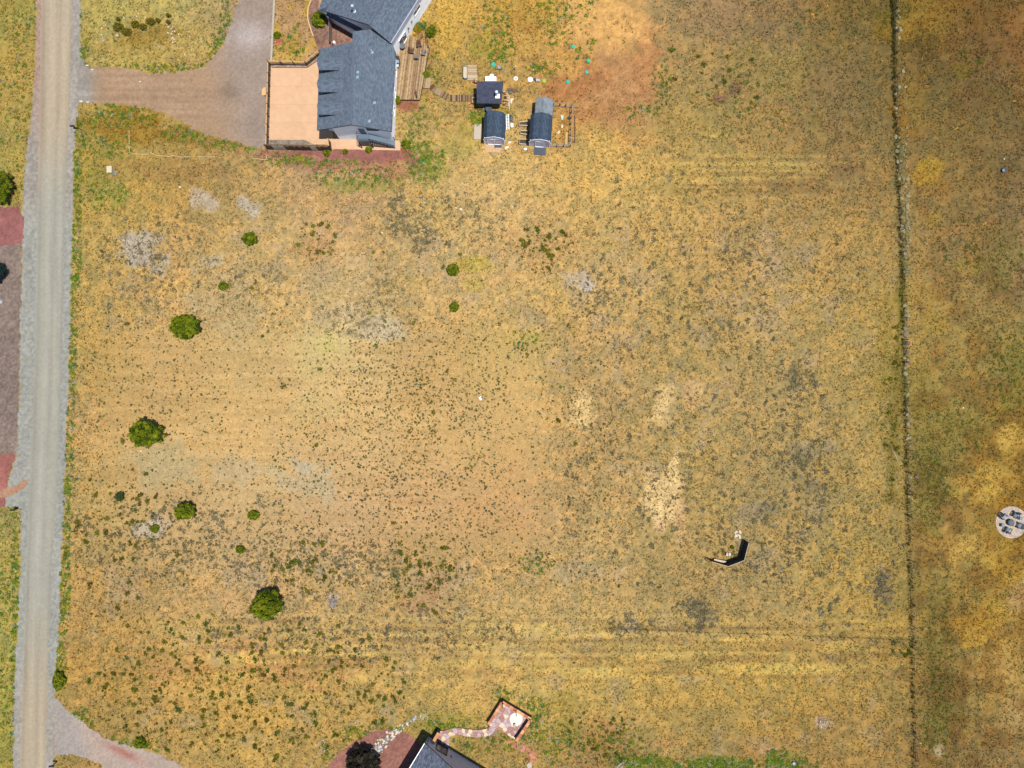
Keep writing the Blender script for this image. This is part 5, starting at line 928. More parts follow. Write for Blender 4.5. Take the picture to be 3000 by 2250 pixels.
for i, (a, b, s) in enumerate([(1374, 304, .28), (1377, 311, .26), (1378, 318, .24), (1388, 328, .27), (1396, 324, .3), (1403, 322, .25), (1409, 321, .26), (1415, 323, .25), (1391, 334, .27), (1399, 332, .24), (1387, 331, .2), (1397, 342, .22), (1390, 339, .2), (1404, 330, .2), (1393, 241, .3), (1394, 247, .3)]):
    c = G(a, b); rr = random.Random(i+50); MBp = MB(); MBp.prism([(c.x+math.cos(t*1.047+rr.uniform(-.2, .2))*s*rr.uniform(.8, 1.15), c.y+math.sin(t*1.047)*s*rr.uniform(.8, 1.1)) for t in range(6)], 0, .05); FO = globals().get('FO') or thing('flagstone_path', G(1395, 325), 'scattered orange flagstones in the weeds by the barrel', 'path'); MBp.build('flagstone', rk_o, FO)
def cinder(px, py, h0, rot, label, group, n=1, h=.2):
    c = G(px, py, h0+h); o = thing('cinder_block', (c.x, c.y, h0), label, 'cinder block', group); co, si = math.cos(rot), math.sin(rot)
    T_ = lambda x, y: (c.x+x*co-y*si, c.y+x*si+y*co); L, B, t = .42, .21, .036; xs_ = (-L/2, 0, L/2)
    m = MB()
    for y in (-B/2+t/2, B/2-t/2): m.box(T_(0, y), L, t, h0, h0+h, rot)
    for x in (-L/2+t/2, 0, L/2-t/2): m.box(T_(x, 0), t, B-2*t-.002, h0, h0+h-.003, rot)
    m.build('shell', block_m, o)
    m = MB(); m.box(T_(0, 0), L-2*t-.01, B-2*t-.01, h0, h0+.02, rot); m.build('base', conc_pale, o); return o
gb = 'cinder blocks scattered above the dark windbreak'
for i, (a, b, r_, lb_) in enumerate([(2156, 1559.5, .6, 'cinder block at the upper left of the scattered group'), (2168.5, 1559, -1.15, 'cinder block at the upper right of the scattered group'), (2162, 1568.5, .3, 'cinder block in the middle of the scattered group'), (2155.5, 1570, 1.2, 'half hidden cinder block at the lower left of the scattered group'), (2168, 1573, 1.5, 'cinder block nearest the tip of the dark windbreak')]): cinder(a, b, 0, r_, lb_, gb)
for i, (a, b) in enumerate(((2131, 1624), (2138.6, 1625))):
    for k in range(2): cinder(a, b, .2*k, 1.42, ('left' if i == 0 else 'right')+(' top' if k else ' bottom')+' cinder block of the two short stacks inside the windbreak', 'stacked cinder blocks inside the windbreak')
for a, b, r_, l in ((1493, 417, .3, 'cinder block lying right of the tan pad, nearer the shed'), (1482, 433, 1.2, 'cinder block below the right corner of the tan pad'), (1487, 431, .4, 'cinder block between two others right of the tan pad'), (1498, 298, 1.5, 'cinder block right of the long pale poles'), (1500, 291, .2, 'reddish marked cinder block above another right of the poles'), (1647, 370, 1.4, 'cinder block inside the pen, upper of two'), (1637, 387, .9, 'cinder block inside the pen, lower of two')): cinder(a, b, 0, r_, l, 'loose cinder blocks near the sheds')
m = MB(); m.box(G(1539, 438), .4, .24, 0, .3, -.05); tag(m.build('white_box', white_p), 'small white box below left of the right barn shed', 'box')
# planter beds left of right shed
def bed(pts, h, label, soil=True):
    o = thing('raised_bed', G(*pts[0]), label, 'planter'); P_ = [G(*p) for p in pts]
    for i in range(4): a, b = P_[i], P_[(i+1) % 4]; m = MB(); m.beam(a+Vector((0, 0, h/2)), b+Vector((0, 0, h/2)), .1, h); m.build('board', wood_grey if i % 2 else wood_pale, o)
    q = MB(); q.prism([(p.x, p.y) for p in P_], 0, h*.35); q.build('soil', mat('bed_soil', (.05, .04, .02), .95, 8, .4, .5), o)
bed([(1523, 361), (1547, 358), (1546, 371), (1520, 370)], .5, 'uppermost raised planter bed left of the right barn shed'); bed([(1526, 386), (1546, 386), (1544, 397), (1524, 394)], .5, 'middle raised planter bed left of the right barn shed'); bed([(1522, 411), (1544, 411), (1543, 426), (1521, 424)], .5, 'lowest raised planter bed left of the right barn shed')
# pen
PN = thing('pen_fence', G(1650, 360), 'pale railed pen fence joined to the right barn shed', 'fence'); hp = 1.25
cr = [G(1621, 302, hp), G(1640, 302, hp), G(1677.5, 305, hp), G(1672, 423, hp), G(1612, 422, hp)]
for p in cr: p.z = 0
for k in range(4):
    a, b = cr[k], cr[k+1]; n = (1, 2, 7, 3)[k]
    for i in range(n): q = a.lerp(b, i/n) if k != 3 else a.lerp(b, i/n); m = MB(); m.beam(q, q+Vector((0, 0, hp)), .1); m.build('post', wood_dark, PN)
    for z in (hp, .15): m = MB(); m.beam(a+Vector((0, 0, z)), b+Vector((0, 0, z)), .08, .06); m.build('rail', wood_grey, PN)
m = MB(); m.prism([(G(*p).x, G(*p).y) for p in ((1657, 388), (1663, 388), (1661, 423), (1655, 422))], .02, .08); tag(m.build('plank', wood_tan), 'wide tan plank lying inside the pen', 'plank')
m = MB(); m.prism([(G(*p).x, G(*p).y) for p in ((1642, 338), (1651, 339), (1649, 352), (1645, 351))], 0, .12); tag(m.build('feed_pan', mat('pale_aqua', alb(200, 240, 225), .5, 6, .08)), 'pale aqua tray inside the pen', 'tray')
m = MB(); m.cyl(G(1667, 347), .2, 0, .35, 14); tag(m.build('bucket', black), 'black bucket at the right side of the pen', 'bucket')
m = MB(); m.tube([G(1684, 338, .15), G(1684.5, 380, .15), G(1684, 415, .15)], .05); m.box(G(1684, 414), .16, .5, 0, .2); tag(m.build('pipe', mat('rust_pipe', (.10, .035, .03), .7, 7, .3)), 'long thin rusty bar lying right of the pen', 'pipe')
# stock tank and pallet deck
o = thing('slat_platform', G(1377, 215), 'pale slatted wooden platform under the stock tank', 'platform'); 
for i in range(17): y = 193+i*2.6; m = MB(); m.beam(G(1370, y, .1), G(1396+i*.2, y+.2, .1), .105, .05); m.build('slat', random.choice([wood_pale, mat('slat_tan', alb(206, 178, 138), .85, 6, .2)]), o)
for i in range(3): m = MB(); m.beam(G(1361+i*.2, 232-i*1.8, .1), G(1371, 232-i*1.8, .1), .09, .05); m.build('slat', wood_pale, o)
o = thing('stock_tank', G(1363, 211), 'long oval galvanised stock tank at the left of the slatted platform', 'tank'); c = G(1363, 211, .6)
def oval(cx, cy, hx, hy, n=10): 
    return [(cx+hx*math.cos(t), cy+(hy-hx)*(1 if math.sin(t) > 0 else -1)+hx*math.sin(t)) for t in [2*math.pi*(i+.5)/(2*n) for i in range(2*n)]]
outer, inner = oval(c.x, c.y, .33, .92), oval(c.x, c.y, .27, .86); m = MB(); n = len(outer)
m.add([(x, y, 0) for x, y in outer]+[(x, y, .6) for x, y in outer]+[(x, y, .6) for x, y in inner]+[(x, y, .3) for x, y in inner], [[i, (i+1) % n, n+(i+1) % n, n+i] for i in range(n)]+[[n+i, n+(i+1) % n, 2*n+(i+1) % n, 2*n+i] for i in range(n)]+[[2*n+i, 2*n+(i+1) % n, 3*n+(i+1) % n, 3*n+i] for i in range(n)])
m.build('shell', grey_p, o); MB().prism(inner, .30, .42).build('sand_fill', mat('pale_sand', alb(232, 214, 180), .9, 6, .1), o)
# access lids
def lid(px, py, r, mm, label, name='septic_lid', h=.16):
    c = G(px, py); o = thing(name, c, label, 'lid', 'round lids behind the sheds'); m = MB(); m.cyl(c, r, 0, h, 24); m.build('rim', mm, o); m = MB(); m.cyl(c, r*.86, h, h+.05, 24, r*.6); m.build('dome', mm, o)
    if mm in (white_p,): pass
lid(1445, 190, .33, teal, 'teal round lid alone on bare soil behind the square shed'); lid(1678.5, 138, .27, teal, 'highest teal round lid of the four by the bare dirt'); lid(1723.5, 179, .27, teal, 'rightmost teal round lid at the edge of the brown dirt'); lid(1718.5, 213, .27, teal, 'teal round lid just below the rightmost one'); lid(1663.5, 241, .27, teal, 'lowest teal round lid near the brown dirt tongue')
lid(1594, 238, .31, lime, 'lime green round lid beside a small grey tank'); lid(1553.5, 234, .36, white_p, 'larger plain white round lid in the row above the sheds')
o = thing('white_ring', G(1511, 231), 'white ring shaped lid, leftmost of the row above the sheds', 'lid'); c = G(1511, 231); m = MB()
for i in range(20): t0_, t1_ = i*math.pi/10, (i+1)*math.pi/10; m.beam((c.x+.24*math.cos(t0_), c.y+.24*math.sin(t0_), .06), (c.x+.24*math.cos(t1_), c.y+.24*math.sin(t1_), .06), .1, .12)
m.build('ring', white_p, o); m = MB(); m.cyl(c, .2, 0, .04, 16); m.build('centre', conc_pale, o)
o = thing('small_tank', G(1575, 235), 'small pale blue grey tank lying between the white and lime lids', 'tank'); m = MB(); m.tube([G(1570, 235, .2), G(1581, 235, .2)], .22, 12); m.build('tank_body', mat('pale_tank', alb(196, 206, 226), .5, 6, .1), o); m = MB(); m.box(G(1568, 235), .1, .4, 0, .45); m.build('end_plate', navy, o)
m = MB(); m.box(G(1462, 200), .5, .45, 0, .35); tag(m.build('utility_box', grey_p), 'small grey box among green weeds right of the lone teal lid', 'box')
m = MB(); m.cyl(G(1509, 204), .09, 0, 1.1, 10); tag(m.build('stand_pipe', metal), 'thin grey upright stand pipe between weeds above the white ring', 'pipe')
# --- windbreak
P4 = [G(2085.5, 1645.8, 1.8), G(2133.6, 1660, 1.8), G(2181, 1641.7, 1.8), G(2194, 1590.9, 1.8)]
WB_ = thing('windbreak', G(2130, 1640), 'dark three sided wooden windbreak standing alone in the right of the lot', 'screen')
wbm = [mat('char_board', (.016, .017, .022), .8, 5, .4), mat('char_board_two', (.024, .022, .024), .8, 5, .4)]
for k in range(3):
    a, b = P4[k].copy(), P4[k+1].copy(); a.z = b.z = 0; n = 17
    for i in range(n): p, q = a.lerp(b, i/n), a.lerp(b, (i+.95)/n); m = MB(); m.beam(p+Vector((0, 0, .9)), q+Vector((0, 0, .9)), .04, 1.78+random.uniform(-.01, .01)); m.build('board', wbm[i % 2], WB_)
    m = MB(); m.beam(a+Vector((0, 0, 1.8)), b+Vector((0, 0, 1.8)), .09, .05); m.build('cap', mat('pale_cap', alb(196, 180, 152), .8, 8, .15), WB_)
for p in P4: m = MB(); m.beam(Vector((p.x, p.y, 0)), Vector((p.x, p.y, 1.76)), .12); m.build('post', mat('rust_post', (.09, .03, .015), .8, 7, .3), WB_)
o = thing('plank_bench', G(2110, 1640), 'plank bench of pale tan wood inside the dark windbreak', 'bench'); a, b = G(2092, 1639.5, .45), G(2127, 1647, .45)
m = MB(); m.beam(a, b, .28, .06); m.build('seat', wood_pale, o)
for t_ in (.1, .9): m = MB(); q = a.lerp(b, t_); m.box(q, .2, .2, 0, .42, .2); m.build('leg', wood_dark, o)
tree(2146, 1604, 5, .5, 'small green bush inside the dark windbreak', 'small_bush', seed=61, cat='bush', dens=.5, leaf=.1)
# --- fire pit circle
c0 = G(2964, 1530.5, .05); FPc = bpy.data.objects.new('paver_circle', None); COL.objects.link(FPc); FPc['_w'] = (0, 0, 0); tag(FPc, 'pale round paved circle under the fire pit at the right edge', 'patio')
pm = [mat('paver_pale', alb(214, 194, 176), .9, 8, .12, .2), mat('paver_mid', alb(200, 182, 168), .9, 8, .14, .2), mat('paver_warm', alb(220, 196, 168), .9, 8, .12, .2)]
for k in range(10):
    r0, r1 = k*.235, (k+1)*.235-.012; n = max(1, int(2*math.pi*(r0+.12)/.42))
    for i in range(n):
        t0_, t1_ = 2*math.pi*(i+.5*(k % 2))/n, 2*math.pi*(i+.5*(k % 2)+.965)/n; st_ = 8 if n == 1 else (3 if n < 12 else 2)
        if n == 1: poly = [(c0.x+r1*math.cos(j*.785), c0.y+r1*math.sin(j*.785)) for j in range(8)]
        else: poly = [(c0.x+r1*math.cos(t0_+(t1_-t0_)*j/st_), c0.y+r1*math.sin(t0_+(t1_-t0_)*j/st_)) for j in range(st_+1)]+[(c0.x+r0*math.cos(t1_-(t1_-t0_)*j/st_), c0.y+r0*math.sin(t1_-(t1_-t0_)*j/st_)) for j in range(st_+1)]
        MB().prism(poly, 0, .05+random.uniform(0, .006)).build('paver', random.choice(pm), FPc)
o = thing('fire_pit', c0, 'round black fire pit at the centre of the paved circle', 'fire pit'); c = G(2962, 1531, .4); m = MB(); m.cyl(c, .36, .05, .4, 24, .5); m.build('bowl', black, o); m = MB(); m.cyl(c, .5, .4, .46, 24, .42); m.build('lid', navy, o)
for i in range(5): m = MB(); x_ = -.2+.1*i; m.beam((c.x+x_, c.y-.3, .48), (c.x+x_+.1, c.y+.3, .48), .03); m.build('grate_bar', grey_p, o)
tag(rock('pale_rock', G(2970, 1541, .12), .14, .12, .12, mat('yellow_rock', alb(230, 190, 110), .9, 6, .1), 5), 'small yellow stone leaning at the foot of the fire pit', 'stone')
gf = 'navy chairs around the fire pit'
for a, b, nm in ((2941, 1513, 'navy slatted chair at the upper left of the fire pit'), (2976, 1509, 'navy slatted chair above the fire pit'), (2953, 1553, 'navy slatted chair below the fire pit'), (2990, 1541, 'navy slatted chair at the right of the fire pit, cut by the edge')):
    p = G(a, b); adirondack('fire_pit_chair', a, b, .05, math.atan2(c0.y-p.y, c0.x-p.x), navy, nm, gf, 1.1, slate)
for a, b, nm in ((2939, 1539.5, 'low slate topped side table left of the fire pit'), (2992, 1519.5, 'low slate topped side table right of the fire pit')):
    o = thing('side_table', G(a, b), nm, 'table', 'side tables by the fire pit'); p = G(a, b, .5); m = MB(); m.box(p, .42, .42, .47, .51, -.15); m.build('tabletop', slate, o)
    for sx_ in (-.17, .17):
        for sy_ in (-.17, .17): m = MB(); m.beam((p.x+sx_, p.y+sy_, .05), (p.x+sx_, p.y+sy_, .47), .05); m.build('leg', navy, o)
# --- lower house
HL = thing('house', G(1260, 2215), 'grey mottled roof house with a mauve wall cut by the bottom edge', 'house')
C = G(1244.8, 2178.4, 3.3); rd = Vector((.853, -.522, 0)).normalized(); ed_ = Vector((-rd.y*-1, 0, 0)); ev = Vector((rd.y, -rd.x, 0)).normalized()   # ev: down-left along the eave
sl2 = .42; top = C+rd*6.5+Vector((0, 0, 6.5*sl2)); bot = C+rd*13
roof_plane([C, C+ev*11, top+ev*11, top], C, C+ev*11, shing_s, HL); roof_plane([top, top+ev*11, bot+ev*11, bot], bot, bot+ev*11, shing_s, HL)
m = MB(); m.beam(C-rd*.05+Vector((0, 0, -.05)), C+ev*11-rd*.05+Vector((0, 0, -.05)), .1, .16); m.build('gutter', trim, HL)
m = MB(); m.beam(C-ev*.03+Vector((0, 0, -.08)), top-ev*.03+Vector((0, 0, -.08)), .06, .2); m.beam(bot-ev*.03+Vector((0, 0, -.08)), top-ev*.03+Vector((0, 0, -.08)), .06, .2); m.build('fascia', dark_trim, HL)
w0 = C+rd*.45+ev*.45; w1 = C+rd*12.55+ev*.45; w0.z = w1.z = 0
v, f = wallq(w1, w0, 0, 3.3, 3.3, (.5, 3.3+6.1*sl2)); mesh('wall', v, f, mauve_siding, HL); v, f = wallq(w0, w0+ev*10.5, 0, 3.3); mesh('wall', v, f, mauve_siding, HL)
Lw = (w1-w0).length
FD = MB()
window(HL, w1, w0, Lw-3.3, Lw-1.5, .15, 2.25, dark_trim, 1, 'french_door'); 
m = MB(); q = wpt(w1, w0, Lw-4.0, 1.6, .1); m.beam(q, q+Vector((0, 0, .35)), .18); m.build('wall_lamp', grey_p, HL)
# --- flagstone patio, path and its low walls
def cells(poly, s, seed, jit=.38):
    r = random.Random(seed); x0, x1 = min(p[0] for p in poly), max(p[0] for p in poly); y0, y1 = min(p[1] for p in poly), max(p[1] for p in poly); pts = []
    for i in range(int((x1-x0)/s)+3):
        for j in range(int((y1-y0)/s)+3): pts.append((x0+(i-.5+r.uniform(-jit, jit)+.5*(j % 2))*s, y0+(j-.5+r.uniform(-jit, jit))*s))
    out = []
    for i, p in enumerate(pts):
        q = [(p[0]-s*1.5, p[1]-s*1.5), (p[0]+s*1.5, p[1]-s*1.5), (p[0]+s*1.5, p[1]+s*1.5), (p[0]-s*1.5, p[1]+s*1.5)]
        for k, o_ in enumerate(pts):
            if k == i or abs(o_[0]-p[0]) > 3*s or abs(o_[1]-p[1]) > 3*s: continue
            mx, my = (p[0]+o_[0])/2, (p[1]+o_[1])/2; dx, dy = o_[0]-p[0], o_[1]-p[1]; l = math.hypot(dx, dy); mx -= dx/l*.012; my -= dy/l*.012
            q = clip(q, (mx, my), (mx-dy, my+dx))
            if len(q) < 3: break
        if len(q) < 3: continue
        # clip the convex cell against the (possibly bent) outline: convex subject as clipper of the outline
        o2 = list(poly)
        for k in range(len(q)): o2 = clip(o2, q[k], q[(k+1) % len(q)])
        if len(o2) > 2:
            ar = abs(sum(o2[a][0]*o2[(a+1) % len(o2)][1]-o2[(a+1) % len(o2)][0]*o2[a][1] for a in range(len(o2))))/2
            if ar > .01: out.append(o2)
    return out
fsm = [mat('flag_mauve', alb(206, 164, 156), .8, 4, .12, .1), mat('flag_cream', alb(246, 222, 190), .8, 4, .08, .1), mat('flag_rose', alb(190, 138, 128), .8, 4, .14, .1), mat('flag_lilac', alb(212, 188, 190), .8, 4, .1, .1)]
def ccw(p): return p if sum(p[i][0]*p[(i+1) % len(p)][1]-p[(i+1) % len(p)][0]*p[i][1] for i in range(len(p))) > 0 else p[::-1]
FS = thing('flagstone_patio', G(1490, 2110), 'square flagstone patio in mauve and cream inside low walls', 'patio')
pat = ccw([(G(*p).x, G(*p).y) for p in ((1430, 2122), (1470, 2057), (1552, 2108), (1508, 2166), (1459, 2134), (1438, 2128))])
for q in cells(pat, .62, 4): MB().prism(q, 0, .06+random.uniform(0, .006)).build('flagstone', random.choice(fsm), FS)
FW = thing('flagstone_walk', G(1370, 2145), 'curving flagstone walk from the lower house door to the patio', 'path')
wkT = [(1288, 2142), (1300, 2141), (1318, 2135), (1342, 2132), (1372, 2136), (1402, 2138), (1424, 2135), (1437, 2128)]; wkB = [(1317, 2192), (1316, 2160), (1326, 2154), (1342, 2152), (1370, 2157), (1405, 2160), (1432, 2157), (1459, 2135)]
wk = ccw([(G(*p).x, G(*p).y) for p in wkT+wkB[::-1][:-1]+[(1317, 2190), (1278, 2172)]])
for q in cells(wk, .55, 9): MB().prism(q, 0, .058+random.uniform(0, .006)).build('flagstone', random.choice(fsm), FW)
m = MB(); m.tube([G(a, b-.6, .05) for a, b in wkT], .03, 4); m.build('edging', wood_dark, FW)
capm = [mat('cap_orange', alb(232, 160, 104), .85, 5, .16, .2), mat('cap_tan', alb(240, 186, 128), .85, 5, .16, .2), mat('cap_red', alb(206, 126, 88), .85, 5, .16, .2)]
wallm = mat('dark_stone_wall', (.075, .05, .045), .9, 5, .4, .4)
def capwall(a, b, h, th, label):
    a, b = Vector((a.x, a.y, 0)), Vector((b.x, b.y, 0)); o = thing('stone_wall', a, label, 'wall', 'low capped walls of the lower patio'); L = (b-a).length; n = max(2, int(L/.55))
    m = MB(); m.beam(a+Vector((0, 0, h/2-.03)), b+Vector((0, 0, h/2-.03)), th-.06, h-.06); m.build('wall_core', wallm, o)
    for i in range(n): m = MB(); m.beam(a.lerp(b, i/n)+Vector((0, 0, h-.03)), a.lerp(b, (i+.97)/n)+Vector((0, 0, h-.03)), th+random.uniform(-.03, .05), .06); m.build('capstone', random.choice(capm), o)
hw_ = .95
c1, c2, c3, c4 = G(1430, 2124, hw_), G(1472, 2057.5, hw_), G(1556, 2108, hw_), G(1512, 2172, hw_)
capwall(c1, c2, hw_, .42, 'low stone wall capped in orange along the upper left of the lower patio'); capwall(c2, c3, hw_, .42, 'low stone wall capped in orange along the upper right of the lower patio'); capwall(c3, c4, hw_, .42, 'low stone wall capped in tan along the right lower side of the lower patio')
capwall(G(1285, 2147, 1.4), G(1266, 2180, 1.4), 1.4, .45, 'short tall stone wall capped in orange by the lower house door')
gp = 'thin black poles on the patio walls'
for i, (a, b, z) in enumerate(((1472, 2058, .95), (1512, 2083, .95), (1553, 2107, .95), (1431, 2124, .95), (1512, 2175, .6))):
    p = G(a, b, z); m = MB(); m.tube([p, Vector((p.x, p.y, z+1.6))], .055, 6); tag(m.build('light_pole', black), ['black pole at the top corner of the patio walls', 'black pole at the middle of the upper right patio wall', 'black pole at the right corner of the patio walls', 'black pole at the left end of the patio walls', 'black pole at the lower end of the patio walls'][i], 'pole', gp)
o = MB().cyl(G(1512, 2106), .95, .066, .10, 40).build('pale_disc', mat('pale_disc_face', (.52, .47, .38), .4, 2, .1)); tag(o, 'bright pale round disc on the lower patio', 'stone disc')  # flat even disc, paler than the flagstones under it
o = thing('garden_stool', G(1508, 2125), 'small grey round stool on the lower patio', 'stool'); m = MB(); m.cyl(G(1508, 2125), .13, .06, .45, 12, .16); m.build('base', grey_p, o); m = MB(); m.cyl(G(1508, 2125, .47), .18, .45, .5, 14); m.build('seat', conc_pale, o)
SP = thing('stepping_stones', G(1540, 2190), 'salmon stepping stone trail leaving the lower patio to the lower right', 'path'); spm = [mat('step_salmon', alb(224, 152, 124), .9, 6, .14, .2), mat('step_rose', alb(206, 132, 108), .9, 6, .14, .2)]
tr = [(1490, 2168), (1500, 2178), (1514, 2184), (1530, 2189), (1545, 2196), (1556, 2206), (1562, 2218), (1560, 2230), (1556, 2236)]
for i in range(len(tr)-1):
    for k in range(6):
        c = G(*tr[i]).lerp(G(*tr[i+1]), random.random())+Vector((random.uniform(-.35, .35), random.uniform(-.35, .35), 0)); s = random.uniform(.14, .3); a0_ = random.random()
        MB().prism([(c.x+math.cos(t*1.257+a0_)*s*random.uniform(.75, 1.1), c.y+math.sin(t*1.257+a0_)*s*random.uniform(.75, 1.1)) for t in range(5)], 0, .05+random.uniform(0, .03)).build('stone', random.choice(spm), SP)
m = MB(); m.cyl(G(1551, 2242), .38, 0, .12, 20); tag(m.build('round_stone', conc_pale), 'pale round slab at the end of the salmon stone trail', 'stone')
# ------------------------------------------------------------------ stones
def stones(thing_, pts, mats_, seed, smin, smax, flat_=.6, share=14, name='stone'):
    r = random.Random(seed); base = []
    for i in range(share):
        vs = [(p[0]*r.uniform(.72, 1.2), p[1]*r.uniform(.5, 1.0), max(-.35, p[2]*flat_*r.uniform(.8, 1.1))) for p in ICO[1][0]]
        me = bpy.data.meshes.new(name); me.from_pydata(vs, [], ICO[1][1]); me.materials.append(mats_[i % len(mats_)]); base.append(me)
    for (x, y) in pts:
        o = bpy.data.objects.new(name, base[r.randrange(share)]); COL.objects.link(o); s = smin+(smax-smin)*r.random()**1.8
        o.parent = thing_; o.matrix_parent_inverse = Matrix.Translation(-Vector(thing_['_w'])); p = G(x, y); o.location = (p.x, p.y, s*.2); o.scale = (s, s, s); o.rotation_euler = (0, 0, r.uniform(0, 6.28))
RW = thing('rock_row', G(2650, 700), 'long tumbled row of pale rocks along the right side of the wire fence', 'rock row'); r_ = random.Random(3); pts = []
XR = [(0, 2630), (300, 2636), (420, 2640), (540, 2650), (700, 2652), (800, 2658), (900, 2653), (1050, 2654), (1400, 2664)]
def xr_(y): return float(np.interp(y, [q[0] for q in XR], [q[1] for q in XR]))
for y0, y1, n, wd in ((0, 130, 24, 13), (190, 400, 24, 36), (395, 540, 54, 36), (540, 720, 96, 28), (720, 760, 14, 16), (780, 830, 20, 20), (850, 890, 8, 20), (890, 1000, 34, 15), (1000, 1080, 9, 10), (1090, 1250, 20, 10), (1250, 1420, 12, 16), (1420, 1600, 4, 8), (1600, 2150, 8, 8)):
    for i in range(n):
        y = r_.uniform(y0, y1); off = r_.choice((-1, 1))*r_.uniform(.15, 1.05) if 400 < y < 780 else r_.uniform(-1, 1)
        pts.append((xr_(y)+off*wd*.5, y))
stones(RW, pts, rk[:3]+[rk[0], rk[1]], 5, .08, .38)
for i, (a, b, s) in enumerate(((2660, 1006, .36), (2659, 1031, .26), (2661, 1064, .28), (2652, 1095, .36), (2672, 1302, .24), (2684, 1397, .28), (2671, 1242, .2), (2638, 89, .28), (2634, 256, .3))):
    tag(rock('boulder', G(a, b, .1), s, s*.9, s*.7, rk[3] if i in (0, 1, 2, 4, 5, 6) else rk[0], 400+i, n=2), ['largest mauve boulder on the fence line below the pale rocks', 'smaller mauve boulder just below the largest on the fence line', 'pointed mauve boulder at the middle of the fence line', 'grey round boulder with dark shade at the middle of the fence line', 'small mauve boulder right of the fence, lower of a wide gap', 'lowest mauve boulder right of the fence', 'half buried mauve boulder right of the fence', 'cream boulder right of the uppermost fence stretch', 'cream boulder beside a leaning fence post shadow'][i], 'boulder', 'boulders along the fence line')
MO = thing('mound_stones', G(430, 90), 'loose ring of pale stones round the grassy mound beside the driveway', 'stone ring'); pts = []
for i in range(150):
    t_ = r_.uniform(0, 6.28); q = r_.uniform(.85, 1.12); pts.append((402+math.cos(t_)*112*q, 100+math.sin(t_)*56*q))
for i in range(50): pts.append((r_.gauss(500, 9), r_.uniform(50, 140)))
for i in range(26): pts.append((r_.uniform(530, 600), r_.uniform(95, 165)))
stones(MO, pts, [rk_w, rk[0], rk[2], capm[1]], 7, .05, .17)
tag(rock('boulder', G(343, 104, .1), .34, .28, .25, mat('rock_pinkish', alb(226, 196, 166), .9, 6, .15), 77), 'largest pinkish boulder on the grassy mound', 'boulder')
RV = thing('dry_creek', G(1130, 2170), 'winding bed of white and grey river stones between red mulch', 'stone bed'); pts = []
cl = [(1075, 2222), (1090, 2205), (1110, 2188), (1130, 2170), (1150, 2150), (1175, 2132), (1205, 2112), (1222, 2100)]
for i in range(285):
    k = r_.randrange(len(cl)-1); t_ = r_.random(); wd = (30, 34, 34, 30, 24, 15, 9)[k]; pts.append((cl[k][0]+(cl[k+1][0]-cl[k][0])*t_+r_.uniform(-.5, .5)*wd, cl[k][1]+(cl[k+1][1]-cl[k][1])*t_+r_.uniform(-.5, .5)*wd*.8))
stones(RV, pts, [rk_w, rk_w, rk[0], rk[2], mat('rock_bluish', alb(190, 196, 206), .9, 6, .15)], 8, .10, .27)
RP = thing('rock_pile', G(2411, 2112), 'small pile of pale and reddish rocks low in the right field', 'rock pile')
stones(RP, [(r_.gauss(2411, 9), r_.gauss(2112, 8)) for i in range(60)], [rk_w, rk[2], mat('rock_pink', alb(210, 150, 130), .9, 6, .15)], 9, .07, .18)
CS = thing('stone_edging', G(1050, 2130), 'thin broken line of pale stones above the red mulch bed', 'stone edging'); pts = []
for (a, b, c_, d_) in ((905, 2195, 990, 2140), (990, 2140, 1085, 2095), (1100, 2090, 1200, 2052), (925, 2210, 960, 2196)):
    for i in range(20): t_ = r_.random(); pts.append((a+(c_-a)*t_+r_.uniform(-2, 2), b+(d_-b)*t_+r_.uniform(-2, 2)))
stones(CS, pts, [rk_w, rk[0]], 10, .05, .13)
wst_ = [(1350, 613, .26, 'largest white stone below the barn sheds, with a smaller one at its left'), (1336, 609, .15, 'small white stone left of the largest white stone'), (1466, 590, .15, 'white stone highest and right of the largest one'), (1501, 606, .16, 'cream stone rightmost of the white stones'), (1351, 655, .12, 'small white stone straight below the largest'), (1303, 689, .11, 'small white stone low in the dark sage drift'), (1340, 699, .10, 'tiny white stone lowest right in the sage drift'), (1244, 631, .10, 'tiny white stone at the left of the sage drift'), (1236, 682, .10, 'tiny white stone lower left of the sage drift'), (1119, 682, .18, 'whitish stone alone in the middle left field'), (949, 1409, .15, 'white stone on stubble left of the lot centre'), (2822, 1195, .17, 'bright white stone in the green field right of the fence'), (2942, 466, .14, 'small white stone above the dark basin in the right field'), (527, 548, .22, 'upright whitish stone below the timber line left of the house'), (2560, 1006, .12, 'white stone left of the fence near the mauve boulders'), (413, 1321, .16, 'pinkish pale stone just below the widest juniper')]
for i, (a, b, s, l) in enumerate(wst_): tag(rock('white_stone', G(a, b, .04), s, s*.85, s*.6, rk_w, 500+i), l, 'stone', 'scattered white stones')
o = thing('stump_ring', G(1234, 575), 'dark rimmed round stump below the driveway side of the sheds', 'stump'); m = MB(); m.cyl(G(1234, 575), .3, 0, .25, 14); m.build('rim', black, o); m = MB(); m.cyl(G(1234, 575), .25, .25, .29, 14); m.build('top', wood_grey, o)
tree(1232, 566, 5, .4, 'orange yellow plant tuft above the round stump', 'flower_tuft', [tuple(lin((230, 160, 30))/K)], seed=71, cat='plant', dens=.4, leaf=.09)
o = thing('survey_marker', G(1408, 1167), 'white square survey marker with a dark dot near the centre of the lot', 'marker'); m = MB(); m.box(G(1408, 1167), .42, .42, .01, .03, .6); m.build('panel', white_p, o); m = MB(); m.cyl(G(1408, 1167), .09, .03, .04, 12); m.build('dot', grey_p, o)
